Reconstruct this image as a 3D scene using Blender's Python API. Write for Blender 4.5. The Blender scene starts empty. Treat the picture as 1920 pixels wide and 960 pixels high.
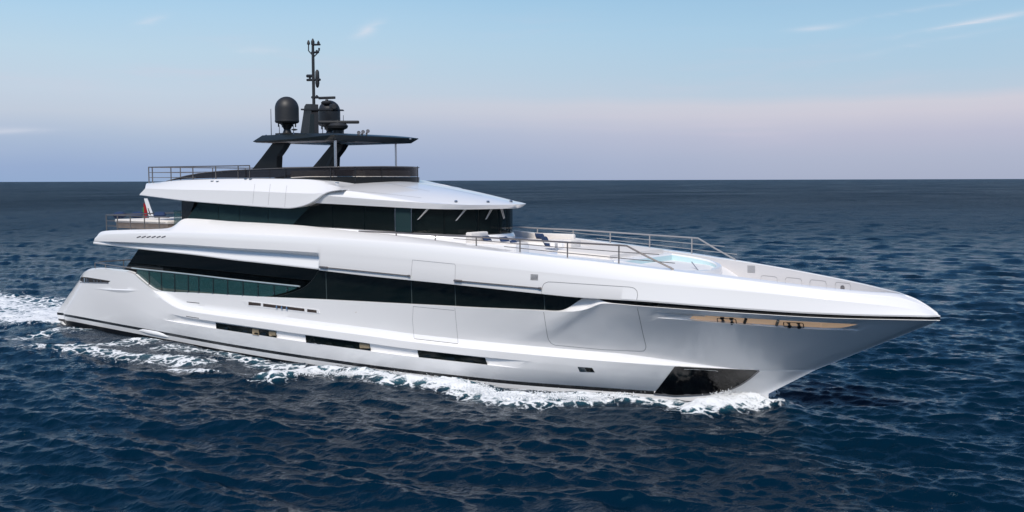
import bpy, bmesh, math, random
import numpy as np
from mathutils import Vector, Matrix
from mathutils.bvhtree import BVHTree
from mathutils.geometry import delaunay_2d_cdt

random.seed(7); rng = np.random.default_rng(11)
scn = bpy.context.scene
COL = scn.collection
R = math.radians

# ------------------------------------------------------------------ camera
# ship frame: +X towards the bow, +Y to port, Z up, still water at z = 0.
FPX, VPX, HOR, ROLL, CAM_H = 1940.0, -1680.0, 337.9, 0.166, 7.8
class Cam:
    def __init__(s):
        s.f = FPX; p = math.atan((480-HOR)/FPX); A = math.atan2((960-VPX)*math.cos(p), FPX); r_ = R(ROLL)
        r = np.array([math.sin(A), math.cos(A), 0]); v = np.array([-math.cos(A), math.sin(A), 0]); u = np.array([0, 0, 1.])
        fw = v*math.cos(p)-u*math.sin(p); up = u*math.cos(p)+v*math.sin(p)
        c, sn = math.cos(r_), math.sin(r_)
        s.R = r*c-up*sn; s.U = up*c+r*sn; s.F = fw
        s.C = np.array([0, 0, CAM_H])
        P = s.plane((1440, 742), 2, 0.3)
        s.C = s.C-np.array([P[0], P[1], 0])
    def ray(s, px): return s.F*s.f+s.R*(px[0]-960)-s.U*(px[1]-480)
    def plane(s, px, ax, val):
        d = s.ray(px); t = (val-s.C[ax])/d[ax]; return s.C+d*t
    def depth(s, P): return float((np.asarray(P)-s.C)@s.F)
    def onplan(s, px, bf):
        """ray against the vertical surface y = -bf(x), nearest crossing"""
        d = s.ray(px); t0 = (-5.2-s.C[1])/d[1]; t1 = (0.6-s.C[1])/d[1]
        ts = np.linspace(t0, t1, 240)
        g = (s.C[1]+d[1]*ts)+bf(s.C[0]+d[0]*ts)
        i = np.where((g[:-1] < 0) & (g[1:] >= 0))[0]
        if len(i) == 0: k = int(np.argmin(abs(g))); t = ts[k]
        else:
            k = i[0]; t = ts[k]+(ts[k+1]-ts[k])*(-g[k])/(g[k+1]-g[k])
        return s.C+d*t
CM = Cam()
cam = bpy.data.cameras.new('camera'); cam_o = bpy.data.objects.new('camera', cam); COL.objects.link(cam_o)
cam.sensor_width = 36.0; cam.lens = FPX/1920*36.0; cam.clip_start = 0.5; cam.clip_end = 60000
M = Matrix.Identity(4)
for i in range(3):
    M[i][0] = CM.R[i]; M[i][1] = CM.U[i]; M[i][2] = -CM.F[i]; M[i][3] = CM.C[i]
cam_o.matrix_world = M
scn.camera = cam_o

# ------------------------------------------------------------------ light
SUN_DIR = np.array([0.26, -0.60, 0.75]); SUN_DIR = SUN_DIR/np.linalg.norm(SUN_DIR)
SUN_EL = math.asin(SUN_DIR[2]); SUN_AZ = math.atan2(SUN_DIR[1], SUN_DIR[0])
sun = bpy.data.lights.new('sun', 'SUN'); sun.energy = 3.35; sun.angle = R(14); sun.color = (1.0, 0.925, 0.82)
sun_o = bpy.data.objects.new('sun', sun); COL.objects.link(sun_o)
sun_o.rotation_euler = Vector(SUN_DIR).to_track_quat('Z', 'Y').to_euler(); sun_o.location = (20, -20, 60)

world = bpy.data.worlds.new("World"); scn.world = world; world.use_nodes = True
nt = world.node_tree; nt.nodes.clear()
def N(t, kind, **kw):
    n = t.nodes.new(kind)
    for k, v in kw.items(): setattr(n, k, v)
    return n
wo = N(nt, 'ShaderNodeOutputWorld')
sky = N(nt, 'ShaderNodeTexSky', sky_type='NISHITA'); sky.sun_disc = False
sky.sun_elevation = SUN_EL; sky.sun_rotation = math.pi/2-SUN_AZ
sky.air_density = 1.0; sky.dust_density = 0.5; sky.ozone_density = 5.0
bg1 = N(nt, 'ShaderNodeBackground'); bg1.inputs['Strength'].default_value = 0.13
nt.links.new(sky.outputs[0], bg1.inputs['Color'])
tc = N(nt, 'ShaderNodeTexCoord'); sp = N(nt, 'ShaderNodeSeparateXYZ'); nt.links.new(tc.outputs['Generated'], sp.inputs[0])
def lin(c):
    c = np.array(c)/255.0
    return tuple(np.where(c <= 0.04045, c/12.92, ((c+0.055)/1.055)**2.4))+(1.0,)
def ramp(t, stops, interp='LINEAR'):
    n = N(t, 'ShaderNodeValToRGB'); n.color_ramp.interpolation = interp
    e = n.color_ramp.elements
    while len(e) > 1: e.remove(e[-1])
    e[0].position = stops[0][0]; e[0].color = stops[0][1]
    for p_, c_ in stops[1:]:
        k = e.new(p_); k.color = c_
    return n
def mp(t, src, a, b, c=0.0, d=1.0, smooth=True):
    n = N(t, 'ShaderNodeMapRange')
    if smooth: n.interpolation_type = 'SMOOTHSTEP'
    n.inputs['From Min'].default_value = a; n.inputs['From Max'].default_value = b
    n.inputs['To Min'].default_value = c; n.inputs['To Max'].default_value = d
    t.links.new(src, n.inputs['Value']); return n
def math_(t, op, a, b=None, c=None):
    n = N(t, 'ShaderNodeMath', operation=op)
    for i, q in enumerate((a, b, c)):
        if q is None: continue
        if isinstance(q, (int, float)): n.inputs[i].default_value = q
        else: t.links.new(q, n.inputs[i])
    return n.outputs[0]
def mix_(t, f, a, b, blend='MIX'):
    n = N(t, 'ShaderNodeMix', data_type='RGBA', blend_type=blend)
    for i, q in ((0, f), (6, a), (7, b)):
        if isinstance(q, (int, float)): n.inputs[i].default_value = q
        elif isinstance(q, tuple): n.inputs[i].default_value = q
        else: t.links.new(q, n.inputs[i])
    return n.outputs[2]
elev = mp(nt, sp.outputs['Z'], 0.0, 0.25, smooth=False)        # sin(elevation) 0..0.25
# the sky low over the sea away from the sun: blue grey at the horizon, a pink band, clear blue above
left = ramp(nt, [(0.0, lin((147, 171, 206))), (0.06, lin((152, 173, 208))), (0.17, lin((172, 189, 214))), (0.26, lin((193, 204, 220))), (0.34, lin((195, 210, 226))),
                 (0.48, lin((188, 213, 231))), (0.60, lin((177, 210, 234))), (0.72, lin((162, 204, 234))), (1.0, lin((78, 144, 208)))])
right = ramp(nt, [(0.0, lin((169, 177, 200))), (0.08, lin((176, 183, 205))), (0.17, lin((188, 190, 210))), (0.25, lin((205, 203, 216))), (0.285, lin((206, 206, 218))), (0.325, lin((187, 204, 221))),
                  (0.40, lin((178, 204, 224))), (0.55, lin((168, 203, 228))), (0.72, lin((152, 193, 224))), (1.0, lin((78, 144, 208)))])
wn0 = N(nt, 'ShaderNodeTexNoise'); wn0.inputs['Scale'].default_value = 3.2; wn0.inputs['Detail'].default_value = 4; nt.links.new(tc.outputs['Generated'], wn0.inputs['Vector'])
elw = math_(nt, 'ADD', elev.outputs[0], math_(nt, 'MULTIPLY', math_(nt, 'SUBTRACT', wn0.outputs[0], 0.5), 0.10))
for n in (left, right): nt.links.new(elw, n.inputs[0])
dotn = N(nt, 'ShaderNodeVectorMath', operation='DOT_PRODUCT'); nt.links.new(tc.outputs['Generated'], dotn.inputs[0])
dotn.inputs[1].default_value = tuple(CM.R)
lr = mp(nt, dotn.outputs['Value'], -0.42, 0.40)
# soft cloud streaks
mapn = N(nt, 'ShaderNodeMapping'); nt.links.new(tc.outputs['Generated'], mapn.inputs[0]); mapn.inputs['Scale'].default_value = (2.2, 2.2, 26.0)
mapn.inputs['Location'].default_value = (0.35, 1.3, 0.4)
cn = N(nt, 'ShaderNodeTexNoise'); cn.inputs['Scale'].default_value = 1.7; cn.inputs['Detail'].default_value = 8; cn.inputs['Roughness'].default_value = 0.55
cn.inputs['Distortion'].default_value = 0.5; nt.links.new(mapn.outputs[0], cn.inputs['Vector'])
streak = mp(nt, cn.outputs[0], 0.52, 0.78)
band = mp(nt, sp.outputs['Z'], 0.015, 0.05); band2 = mp(nt, sp.outputs['Z'], 0.2, 0.09)
cf = math_(nt, 'MULTIPLY', math_(nt, 'MULTIPLY', streak.outputs[0], band.outputs[0]), band2.outputs[0])
cf = math_(nt, 'MULTIPLY', cf, 0.22)
base = mix_(nt, lr.outputs[0], left.outputs[0], right.outputs[0])
# a few small wisps high up
map2 = N(nt, 'ShaderNodeMapping'); nt.links.new(tc.outputs['Generated'], map2.inputs[0]); map2.inputs['Scale'].default_value = (5.0, 5.0, 36.0)
map2.inputs['Location'].default_value = (2.1, 0.2, 1.7); map2.inputs['Rotation'].default_value = (0.03, 0.05, 0)
wn = N(nt, 'ShaderNodeTexNoise'); wn.inputs['Scale'].default_value = 1.6; wn.inputs['Detail'].default_value = 10; wn.inputs['Roughness'].default_value = 0.62
wn.inputs['Distortion'].default_value = 1.2; nt.links.new(map2.outputs[0], wn.inputs['Vector'])
base = mix_(nt, cf, base, lin((212, 204, 220)))
def wisp(px, su, sv, slope, k):
    d = CM.ray(px); d = d/np.linalg.norm(d); rt = CM.R; 
    def dot(v):
        n = N(nt, 'ShaderNodeVectorMath', operation='DOT_PRODUCT'); nt.links.new(tc.outputs['Generated'], n.inputs[0]); n.inputs[1].default_value = tuple(v); return n.outputs['Value']
    uu = math_(nt, 'SUBTRACT', dot(rt), float(d@rt)); vv = math_(nt, 'SUBTRACT', dot((0, 0, 1)), float(d[2]))
    vv = math_(nt, 'SUBTRACT', vv, math_(nt, 'MULTIPLY', uu, slope))
    vv = math_(nt, 'ADD', vv, math_(nt, 'MULTIPLY', math_(nt, 'SUBTRACT', wn.outputs[0], 0.5), sv*4))
    e = math_(nt, 'ADD', math_(nt, 'POWER', math_(nt, 'ABSOLUTE', math_(nt, 'DIVIDE', uu, su)), 2.0), math_(nt, 'POWER', math_(nt, 'ABSOLUTE', math_(nt, 'DIVIDE', vv, sv)), 1.5))
    g_ = math_(nt, 'EXPONENT', math_(nt, 'MULTIPLY', e, -1.0))
    return math_(nt, 'MULTIPLY', math_(nt, 'MULTIPLY', g_, k), mp(nt, wn.outputs[0], 0.38, 0.62, 0.25, 1.0).outputs[0])
tot = None
for w_ in (((1820, 42), 0.045, 0.0022, 0.16, 0.75), ((1760, 12), 0.06, 0.0020, 0.12, 0.3), ((1530, 51), 0.02, 0.0018, 0.05, 0.4), ((1750, 78), 0.05, 0.0024, 0.16, 0.22), ((690, 52), 0.012, 0.004, 0.45, 0.55), ((283, 37), 0.012, 0.003, 0.3, 0.35), ((485, 95), 0.016, 0.0026, 0.03, 0.4), ((10, 243), 0.03, 0.0022, 0.03, 0.4)):
    o_ = wisp(*w_); tot = o_ if tot is None else math_(nt, 'ADD', tot, o_)
base = mix_(nt, math_(nt, 'MINIMUM', tot, 0.8), base, lin((224, 226, 236)))
bg2 = N(nt, 'ShaderNodeBackground'); nt.links.new(base, bg2.inputs['Color']); bg2.inputs['Strength'].default_value = 1.0
mxs = N(nt, 'ShaderNodeMixShader'); fz = mp(nt, sp.outputs['Z'], 0.24, 0.52)
nt.links.new(fz.outputs[0], mxs.inputs[0]); nt.links.new(bg2.outputs[0], mxs.inputs[1]); nt.links.new(bg1.outputs[0], mxs.inputs[2])
nt.links.new(mxs.outputs[0], wo.inputs[0])

scn.render.engine = 'CYCLES'
vs = scn.view_settings; vs.view_transform = 'Standard'; vs.look = 'None'; vs.exposure = 0.0; vs.gamma = 1.0; vs.use_curve_mapping = False
scn.cycles.max_bounces = 8; scn.cycles.transparent_max_bounces = 12; scn.cycles.caustics_reflective = False; scn.cycles.caustics_refractive = False

# ------------------------------------------------------------------ materials
def pm(name, col, rough=0.4, metal=0.0, coat=0.0, spec=0.5, noise=0.04, nscale=3.0, bump=0.0, bscale=40.0, alpha=1.0, trans=0.0, rvar=0.0, stretch=(1, 1, 1)):
    m = bpy.data.materials.new(name); m.use_nodes = True; t = m.node_tree
    b = t.nodes['Principled BSDF']
    c = N(t, 'ShaderNodeTexCoord'); mpn = N(t, 'ShaderNodeMapping'); mpn.inputs['Scale'].default_value = stretch
    t.links.new(c.outputs['Object'], mpn.inputs[0])
    nz = N(t, 'ShaderNodeTexNoise'); nz.inputs['Scale'].default_value = nscale; nz.inputs['Detail'].default_value = 6
    t.links.new(mpn.outputs[0], nz.inputs['Vector'])
    lo = tuple(max(0, x*(1-noise)) for x in col)+(1,); hi = tuple(min(1, x*(1+noise)) for x in col)+(1,)
    t.links.new(mix_(t, nz.outputs[0], lo, hi), b.inputs['Base Color'])
    b.inputs['Metallic'].default_value = metal; b.inputs['Coat Weight'].default_value = coat; b.inputs['Coat Roughness'].default_value = 0.04
    b.inputs['Specular IOR Level'].default_value = spec; b.inputs['Alpha'].default_value = alpha; b.inputs['Transmission Weight'].default_value = trans
    rr = mp(t, nz.outputs[0], 0.25, 0.75, max(0, rough-rvar), min(1, rough+rvar)); t.links.new(rr.outputs[0], b.inputs['Roughness'])
    if bump:
        n2 = N(t, 'ShaderNodeTexNoise'); n2.inputs['Scale'].default_value = bscale; n2.inputs['Detail'].default_value = 4
        t.links.new(mpn.outputs[0], n2.inputs['Vector'])
        bp = N(t, 'ShaderNodeBump'); bp.inputs['Strength'].default_value = bump; bp.inputs['Distance'].default_value = 0.02
        t.links.new(n2.outputs[0], bp.inputs['Height']); t.links.new(bp.outputs[0], b.inputs['Normal'])
    return m
WHITE = pm('white_gloss_paint', (0.86, 0.85, 0.845), rough=0.28, coat=0.6, noise=0.008, nscale=0.35, bump=0.006, bscale=0.7, rvar=0.0)
DECKW = pm('white_deck_paint', (0.78, 0.77, 0.765), rough=0.55, noise=0.03)
BLACKP = pm('black_gloss_paint', (0.012, 0.013, 0.015), rough=0.22, coat=0.4, noise=0.2)
ANTIF = pm('black_bottom_paint', (0.012, 0.014, 0.018), rough=0.35, noise=0.3)
DGREY = pm('anthracite_paint', (0.013, 0.019, 0.022), rough=0.36, spec=0.35, coat=0.0, noise=0.12)
DGREY2 = pm('matt_black_plastic', (0.020, 0.021, 0.023), rough=0.5, noise=0.15)
GLASS = pm('black_window_glass', (0.003, 0.006, 0.006), rough=0.04, spec=0.32, noise=0.3, nscale=0.5)
GLASS2 = pm('dark_teal_window_glass', (0.016, 0.034, 0.036), rough=0.04, spec=0.5, noise=0.45, nscale=0.45)
TINT = pm('teal_railing_glass', (0.03, 0.10, 0.105), rough=0.04, noise=0.2, alpha=0.42)
SMOKE = pm('smoked_windscreen_glass', (0.010, 0.008, 0.009), rough=0.05, noise=0.2, alpha=0.84, spec=0.25)
BLACKM = pm('black_satin_paint', (0.010, 0.011, 0.012), rough=0.3, spec=0.3, noise=0.15)
STEEL = pm('polished_steel', (0.55, 0.55, 0.56), rough=0.18, metal=1.0, noise=0.05)
RAILM = pm('satin_steel_tube', (0.22, 0.20, 0.19), rough=0.35, metal=0.6, noise=0.08)
TEAK = pm('teak_wood', (0.40, 0.27, 0.17), rough=0.6, noise=0.25, nscale=14, stretch=(0.3, 6, 6))
DTEAK = pm('brown_locker_panel', (0.10, 0.075, 0.06), rough=0.5, noise=0.3, nscale=5)
WGLASS = pm('wheelhouse_glass', (0.004, 0.008, 0.008), rough=0.03, spec=0.4, noise=0.3, nscale=0.5, alpha=0.72)
CORE = pm('dim_wheelhouse_interior', (0.055, 0.06, 0.05), rough=0.8, noise=0.75, nscale=1.3, stretch=(1, 1, 0.4))
HGLASS = pm('hull_window_glass', (0.003, 0.006, 0.006), rough=0.14, spec=0.3, noise=0.2, nscale=0.5)
LINING = pm('bulwark_lining_paint', (0.60, 0.58, 0.575), rough=0.5, noise=0.02)
TAN = pm('self_glowing_tan_lining', (0.62, 0.44, 0.30), rough=0.6, noise=0.12, nscale=2)
TAN.node_tree.nodes['Principled BSDF'].inputs['Emission Color'].default_value = (0.62, 0.42, 0.27, 1); TAN.node_tree.nodes['Principled BSDF'].inputs['Emission Strength'].default_value = 0.42  # lining is no lamp: added emission stands in for light inside the slot
NAVY = pm('navy_cushion_fabric', (0.012, 0.035, 0.10), rough=0.85, noise=0.25, nscale=30, bump=0.2, bscale=120)
CREAM = pm('cream_upholstery', (0.74, 0.70, 0.66), rough=0.8, noise=0.05, nscale=8, bump=0.15, bscale=60)
CURT = pm('beige_curtain', (0.26, 0.21, 0.14), rough=0.8, noise=0.3, nscale=10, stretch=(6, 6, 0.5))
SEAM = pm('seam_gap', (0.30, 0.30, 0.31), rough=0.7, noise=0.1)
DSEAM = pm('dark_gap', (0.03, 0.03, 0.035), rough=0.7, noise=0.1)
CYAN = pm('pale_blue_pool_tile', (0.55, 0.72, 0.74), rough=0.3, noise=0.08, nscale=6)
POOLW = pm('pool_water', (0.38, 0.70, 0.75), rough=0.08, spec=0.2, noise=0.1, nscale=3, bump=0.3, bscale=5)
GREENF = pm('green_flag_cloth', (0.02, 0.22, 0.08), rough=0.8, noise=0.2, nscale=12)
WHITEF = pm('white_flag_cloth', (0.7, 0.7, 0.7), rough=0.8, noise=0.08, nscale=12)
REDF = pm('red_flag_cloth', (0.42, 0.015, 0.02), rough=0.8, noise=0.2, nscale=12)
# plate with salty water marks
PLATE = pm('wet_black_bow_plate', (0.006, 0.006, 0.007), rough=0.12, noise=0.3, coat=0.3)
def _plate():
    t = PLATE.node_tree; b = t.nodes['Principled BSDF']; c = N(t, 'ShaderNodeTexCoord')
    n = N(t, 'ShaderNodeTexNoise'); n.inputs['Scale'].default_value = 1.1; n.inputs['Detail'].default_value = 9; n.inputs['Roughness'].default_value = 0.7
    t.links.new(c.outputs['Object'], n.inputs['Vector'])
    sx = N(t, 'ShaderNodeSeparateXYZ'); t.links.new(c.outputs['Object'], sx.inputs[0])
    k = math_(t, 'MULTIPLY', mp(t, n.outputs[0], 0.46, 0.72).outputs[0], mp(t, sx.outputs['X'], -3.6, -1.6).outputs[0])
    t.links.new(mix_(t, math_(t, 'MULTIPLY', k, 0.6), (0.004, 0.004, 0.005, 1), (0.11, 0.10, 0.10, 1)), b.inputs['Base Color'])
    t.links.new(mp(t, k, 0, 1, 0.14, 0.6).outputs[0], b.inputs['Roughness'])
_plate()

# ------------------------------------------------------------------ mesh helpers
def finish(me, angle=28.0):
    bm = bmesh.new(); bm.from_mesh(me)
    bmesh.ops.remove_doubles(bm, verts=bm.verts, dist=0.0004)
    bmesh.ops.dissolve_degenerate(bm, edges=bm.edges, dist=0.0003)
    bmesh.ops.recalc_face_normals(bm, faces=bm.faces)
    ca = R(angle)
    for f in bm.faces: f.smooth = True
    for e in bm.edges:
        if len(e.link_faces) == 2: e.smooth = e.calc_face_angle(0) < ca
        else: e.smooth = False
    bm.to_mesh(me); bm.free()
def obj(name, verts, faces, mat, parent=None, angle=28.0, clean=True):
    me = bpy.data.meshes.new(name); me.from_pydata([tuple(map(float, v)) for v in verts], [], [tuple(map(int, f)) for f in faces]); me.update()
    if clean: finish(me, angle)
    me.materials.append(mat)
    o = bpy.data.objects.new(name, me); COL.objects.link(o)
    if parent: o.parent = parent
    return o
class MB:
    def __init__(s): s.v = []; s.f = []
    def add(s, v, f):
        k = len(s.v); s.v += [tuple(map(float, q)) for q in v]; s.f += [tuple(int(i)+k for i in q) for q in f]; return s
    def box(s, c, d, rz=0, rx=0, ry=0, bev=0.0):
        bm = bmesh.new(); bmesh.ops.create_cube(bm, size=1.0)
        bmesh.ops.scale(bm, vec=d, verts=bm.verts)
        if bev: bmesh.ops.bevel(bm, geom=list(bm.edges), offset=bev, segments=3, affect='EDGES', profile=0.5)
        m = Matrix.Translation(c) @ Matrix.Rotation(rz, 4, 'Z') @ Matrix.Rotation(ry, 4, 'Y') @ Matrix.Rotation(rx, 4, 'X')
        bm.transform(m); bm.verts.index_update()
        s.add([v.co for v in bm.verts], [[v.index for v in f.verts] for f in bm.faces]); bm.free(); return s
    def tube(s, pts, r, n=8, cap=True):
        pts = [Vector(tuple(map(float, p))) for p in pts]; rs = r if hasattr(r, '__len__') else [r]*len(pts)
        rings = []; prev = None
        for i, p in enumerate(pts):
            d = ((pts[min(i+1, len(pts)-1)]-p).normalized()+(p-pts[max(i-1, 0)]).normalized()); d = d.normalized() if d.length > 1e-6 else Vector((0, 0, 1))
            a = prev if prev is not None else (Vector((0, 0, 1)) if abs(d.z) < 0.9 else Vector((1, 0, 0)))
            x = (a-d*a.dot(d)); x = x.normalized() if x.length > 1e-6 else d.orthogonal().normalized()
            prev = x; y = d.cross(x)
            rings.append([p+(x*math.cos(2*math.pi*k/n)+y*math.sin(2*math.pi*k/n))*rs[i] for k in range(n)])
        V = [q for rg in rings for q in rg]; F = []
        for i in range(len(rings)-1):
            for k in range(n): F.append((i*n+k, i*n+(k+1) % n, (i+1)*n+(k+1) % n, (i+1)*n+k))
        if cap: F.append(tuple(range(n))[::-1]); F.append(tuple((len(rings)-1)*n+k for k in range(n)))
        return s.add(V, F)
    def lathe(s, c, prof, n=24, ax=None):
        """prof: (radius, height) pairs around a vertical axis at c (or another axis)"""
        q = Vector((0, 0, 1)).rotation_difference(Vector(ax)).to_matrix() if ax is not None else Matrix.Identity(3)
        V = []; F = []
        for r_, h in prof:
            for k in range(n):
                a = 2*math.pi*k/n; V.append(Vector(c)+q @ Vector((r_*math.cos(a), r_*math.sin(a), h)))
        for i in range(len(prof)-1):
            for k in range(n): F.append((i*n+k, i*n+(k+1) % n, (i+1)*n+(k+1) % n, (i+1)*n+k))
        F.append(tuple(range(n))[::-1]); F.append(tuple((len(prof)-1)*n+k for k in range(n)))
        return s.add(V, F)
    def prism(s, poly, axis, a, b):
        """polygon of 3D points moved from offset a to b along axis"""
        ax = Vector(axis); n = len(poly); P = [Vector(tuple(map(float, p))) for p in poly]
        V = [p+ax*a for p in P]+[p+ax*b for p in P]
        F = [tuple(range(n))[::-1], tuple(range(n, 2*n))]+[(i, (i+1) % n, n+(i+1) % n, n+i) for i in range(n)]
        return s.add(V, F)
    def make(s, name, mat, parent=None, angle=28.0): return obj(name, s.v, s.f, mat, parent, angle)
def tag(o, label=None, cat=None, group=None, kind=None):
    if label: o['label'] = label
    if cat: o['category'] = cat
    if group: o['group'] = group
    if kind: o['kind'] = kind
    return o

def pchip(x, y):
    x = np.asarray(x, float); y = np.asarray(y, float); h = np.diff(x); d = np.diff(y)/h; n = len(x); m = np.zeros(n)
    for i in range(1, n-1):
        if d[i-1]*d[i] > 0:
            w1 = 2*h[i]+h[i-1]; w2 = h[i]+2*h[i-1]; m[i] = (w1+w2)/(w1/d[i-1]+w2/d[i])
    m[0] = d[0]; m[-1] = d[-1]
    def f(q):
        q = np.clip(np.asarray(q, float), x[0], x[-1]); i = np.clip(np.searchsorted(x, q)-1, 0, n-2); t = (q-x[i])/h[i]
        return ((2*t**3-3*t**2+1)*y[i]+(t**3-2*t**2+t)*h[i]*m[i]+(-2*t**3+3*t**2)*y[i+1]+(t**3-t**2)*h[i]*m[i+1])
    return f
def tab(*pairs):
    p = sorted(pairs); return pchip([a for a, _ in p], [b for _, b in p])
def dense(pts, n=300):
    p = np.array(pts, float); s = np.r_[0, np.cumsum(np.hypot(*np.diff(p, axis=0).T))]
    fx, fy = pchip(s, p[:, 0]), pchip(s, p[:, 1]); q = np.linspace(0, s[-1], n)
    return np.stack([fx(q), fy(q)], 1)
class Line:
    """a longitudinal line of the starboard side: traced in the photo, lying on the plan curve bf(x)"""
    def __init__(s, px, bf, smooth=0.0, close=True, xe=None):
        P = np.array([CM.onplan(q, bf) for q in dense(px, 500)])
        x = np.maximum.accumulate(P[:, 0]+np.arange(len(P))*1e-7)
        s.x0, s.x1 = x[0], (x[-1] if xe is None else xe)
        g = np.linspace(x[0], x[-1], 900); z = np.interp(g, x, P[:, 2])
        if smooth:
            w = max(3, int(smooth/(g[1]-g[0])) | 1); k = np.hanning(w+2)[1:-1]; k /= k.sum(); h = w//2
            zp = np.r_[2*z[0]-z[h:0:-1], z, 2*z[-1]-z[-2:-h-2:-1]]; z = np.convolve(zp, k, 'valid')
        s.g, s.zz, s.bf = g, z, bf
    def z(s, x): return np.interp(x, s.g, s.zz)
    def at(s, t, db=0.0, dz=0.0):
        x = s.x0+(s.x1-s.x0)*t
        return np.stack([x, -np.maximum(s.bf(x)-db, 0.0), s.z(x)+dz], 1)
def grid_mesh(rows, mirror=True, cap0=False, cap1=False):
    """rows: list of (n,3) arrays; quads between rows, mirrored to port, optional end walls"""
    n = len(rows[0]); m = len(rows); V = []; F = []
    for r_ in rows: V += [tuple(q) for q in r_]
    for j in range(m-1):
        for i in range(n-1): F.append((j*n+i, j*n+i+1, (j+1)*n+i+1, (j+1)*n+i))
    if mirror:
        k = len(V); V += [(a, -b, c) for a, b, c in V]
        F += [tuple(k+i for i in f[::-1]) for f in F]
        for cp, i in ((cap0, 0), (cap1, n-1)):
            if cp:
                for j in range(m-1): F.append((j*n+i, (j+1)*n+i, k+(j+1)*n+i, k+j*n+i))
    return V, F
def loft(name, rows, mat, parent, mirror=True, cap0=False, cap1=False, angle=28.0):
    V, F = grid_mesh(rows, mirror, cap0, cap1); return obj(name, V, F, mat, parent, angle)
def lerp(a, b, t): return a+(b-a)*t
def sstep(x, a, b):
    t = np.clip((np.asarray(x, float)-a)/(b-a), 0, 1); return t*t*(3-2*t)

# ================================================================== THE YACHT
yacht = bpy.data.objects.new('motor_yacht', None); COL.objects.link(yacht); yacht.location = (0, 0, 0)
tag(yacht, 'long white motor yacht with black window bands and a black radar mast', 'yacht')

# plan curves (half breadth over x)
b_wl = tab((-38.9, 3.35), (-38.3, 3.6), (-36, 3.8), (-30, 3.98), (-22, 4.05), (-17, 4.0), (-13, 3.72), (-10, 3.22), (-8, 2.72), (-6, 2.1), (-4, 1.42), (-2, 0.72), (0.12, 0.0), (3, 0))
b_R = tab((-40, 3.6), (-36, 3.85), (-34, 4.05), (-30, 4.2), (-22, 4.24), (-17, 4.18), (-13, 3.95), (-10, 3.58), (-8, 3.22), (-6, 2.77), (-4, 2.22), (-2, 1.53), (-0.1, 0.75), (1.0, 0.28), (1.68, 0.0), (4, 0))
b_F = tab((-36, 3.85), (-34, 3.98), (-30, 4.15), (-25, 4.22), (-16, 4.22), (-12, 4.12), (-9, 3.95), (-6, 3.67), (-4, 3.42), (-2, 3.06), (0, 2.6), (1.5, 2.18), (3, 1.66), (4, 1.24), (4.9, 0.75), (5.35, 0.4), (5.62, 0.0), (7, 0))
b_E = tab((-40, 3.5), (-36, 3.6), (-34, 3.75), (-30, 3.9), (-25, 4.0), (-17, 4.0), (-12, 3.87), (-10, 3.73), (-8, 3.55), (-6.7, 3.47), (-5.8, 3.50), (-5, 3.49), (-4, 3.36), (-2, 3.0), (0, 2.54), (1.5, 2.12), (3, 1.60), (4, 1.19), (4.9, 0.71), (5.35, 0.37), (5.62, 0.0), (7, 0))

stripe_px = [(107, 587.5), (187, 602.5), (312, 625.5), (437, 648), (594, 672.5), (760, 695), (968, 717.5), (1160, 731.5), (1224, 736), (1340, 740), (1441, 741)]
L_st = Line(stripe_px, b_wl, 3.0)
ridge_px = [(152, 520), (158, 511), (170, 505.5), (184, 504), (215, 507), (240, 510), (247, 511.5), (260, 522), (280, 539), (300, 556), (318, 569), (334, 577.5), (357, 583.5), (400, 590), (480, 600.8), (573, 613.5), (711, 632), (760, 639), (864, 651), (1010, 665.5), (1156, 678), (1266, 686), (1422, 693.5), (1530, 693)]
L_R = Line(ridge_px, b_R, 0.5)
E_px = [(150, 520), (158, 510), (170, 504), (184, 502.5), (215, 505), (240, 508), (252, 512), (262, 520), (275, 531), (288, 540.5), (302, 546), (325, 548), (353, 549), (440, 554), (480, 556.3), (607, 562), (760, 570), (836, 573.8), (885, 576.5), (1010, 582), (1047, 584), (1070, 584.2), (1090, 582), (1108, 577), (1120, 571.5), (1131, 568.8), (1200, 574), (1400, 588), (1567, 597), (1700, 600), (1762, 601)]
L_E = Line(E_px, b_E, 0.35, xe=5.62)
F_px = [(175, 457), (261, 468.2), (361, 479), (440, 489.3), (480, 493.5), (592, 506), (700, 518.5), (836, 532), (1014, 551), (1085, 558), (1186, 564), (1300, 573), (1400, 580.5), (1525, 588.5), (1671, 593.3), (1756, 593.8), (1762, 594)]
L_F = Line(F_px, b_F, 2.0, xe=5.62)

T_ = np.r_[np.linspace(0, 0.1, 70)[:-1], np.linspace(0.1, 0.93, 330)[:-1], np.linspace(0.93, 1, 60)]
# --- hull rows
S1 = L_st.at(T_, dz=0.055); S0 = L_st.at(T_, dz=-0.075)
WB = L_st.at(T_, db=0.05, dz=-0.29); WB[:, 2] -= 0.5*sstep(WB[:, 0], -9, -4)
def under(z, k):
    q = L_st.at(T_).copy(); q[:, 1] *= k; q[:, 2] = z; return q
RR = L_R.at(T_); xR = RR[:, 0]
in_q = sstep(xR, -29.6, -28.6)                          # 0 on the stern quarter, 1 forward of it
gd = 0.13*sstep(xR, -27.4, -25.9)*(1-sstep(xR, -9.4, -7.2))
def frac(f, depth=None):
    q = lerp(S1, RR, f).copy()
    bulge = 0.06*np.sin(np.pi*f)*np.clip((xR+36)/6, 0, 1)*np.clip((0.5-xR)/4, 0, 1)
    q[:, 1] -= bulge
    if depth is not None: q[:, 1] += depth
    return q
shw = 0.25*in_q*(1-sstep(xR, -6, 0.2))
R1 = L_R.at(T_, db=0.0); R1[:, 1] += shw*0.12; R1[:, 2] += 0.02*in_q
R2 = RR.copy(); R2[:, 1] += shw*0.85; R2[:, 2] += 0.10*in_q*(1-sstep(xR, -5, 0.2))
EE = L_E.at(T_)
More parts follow.
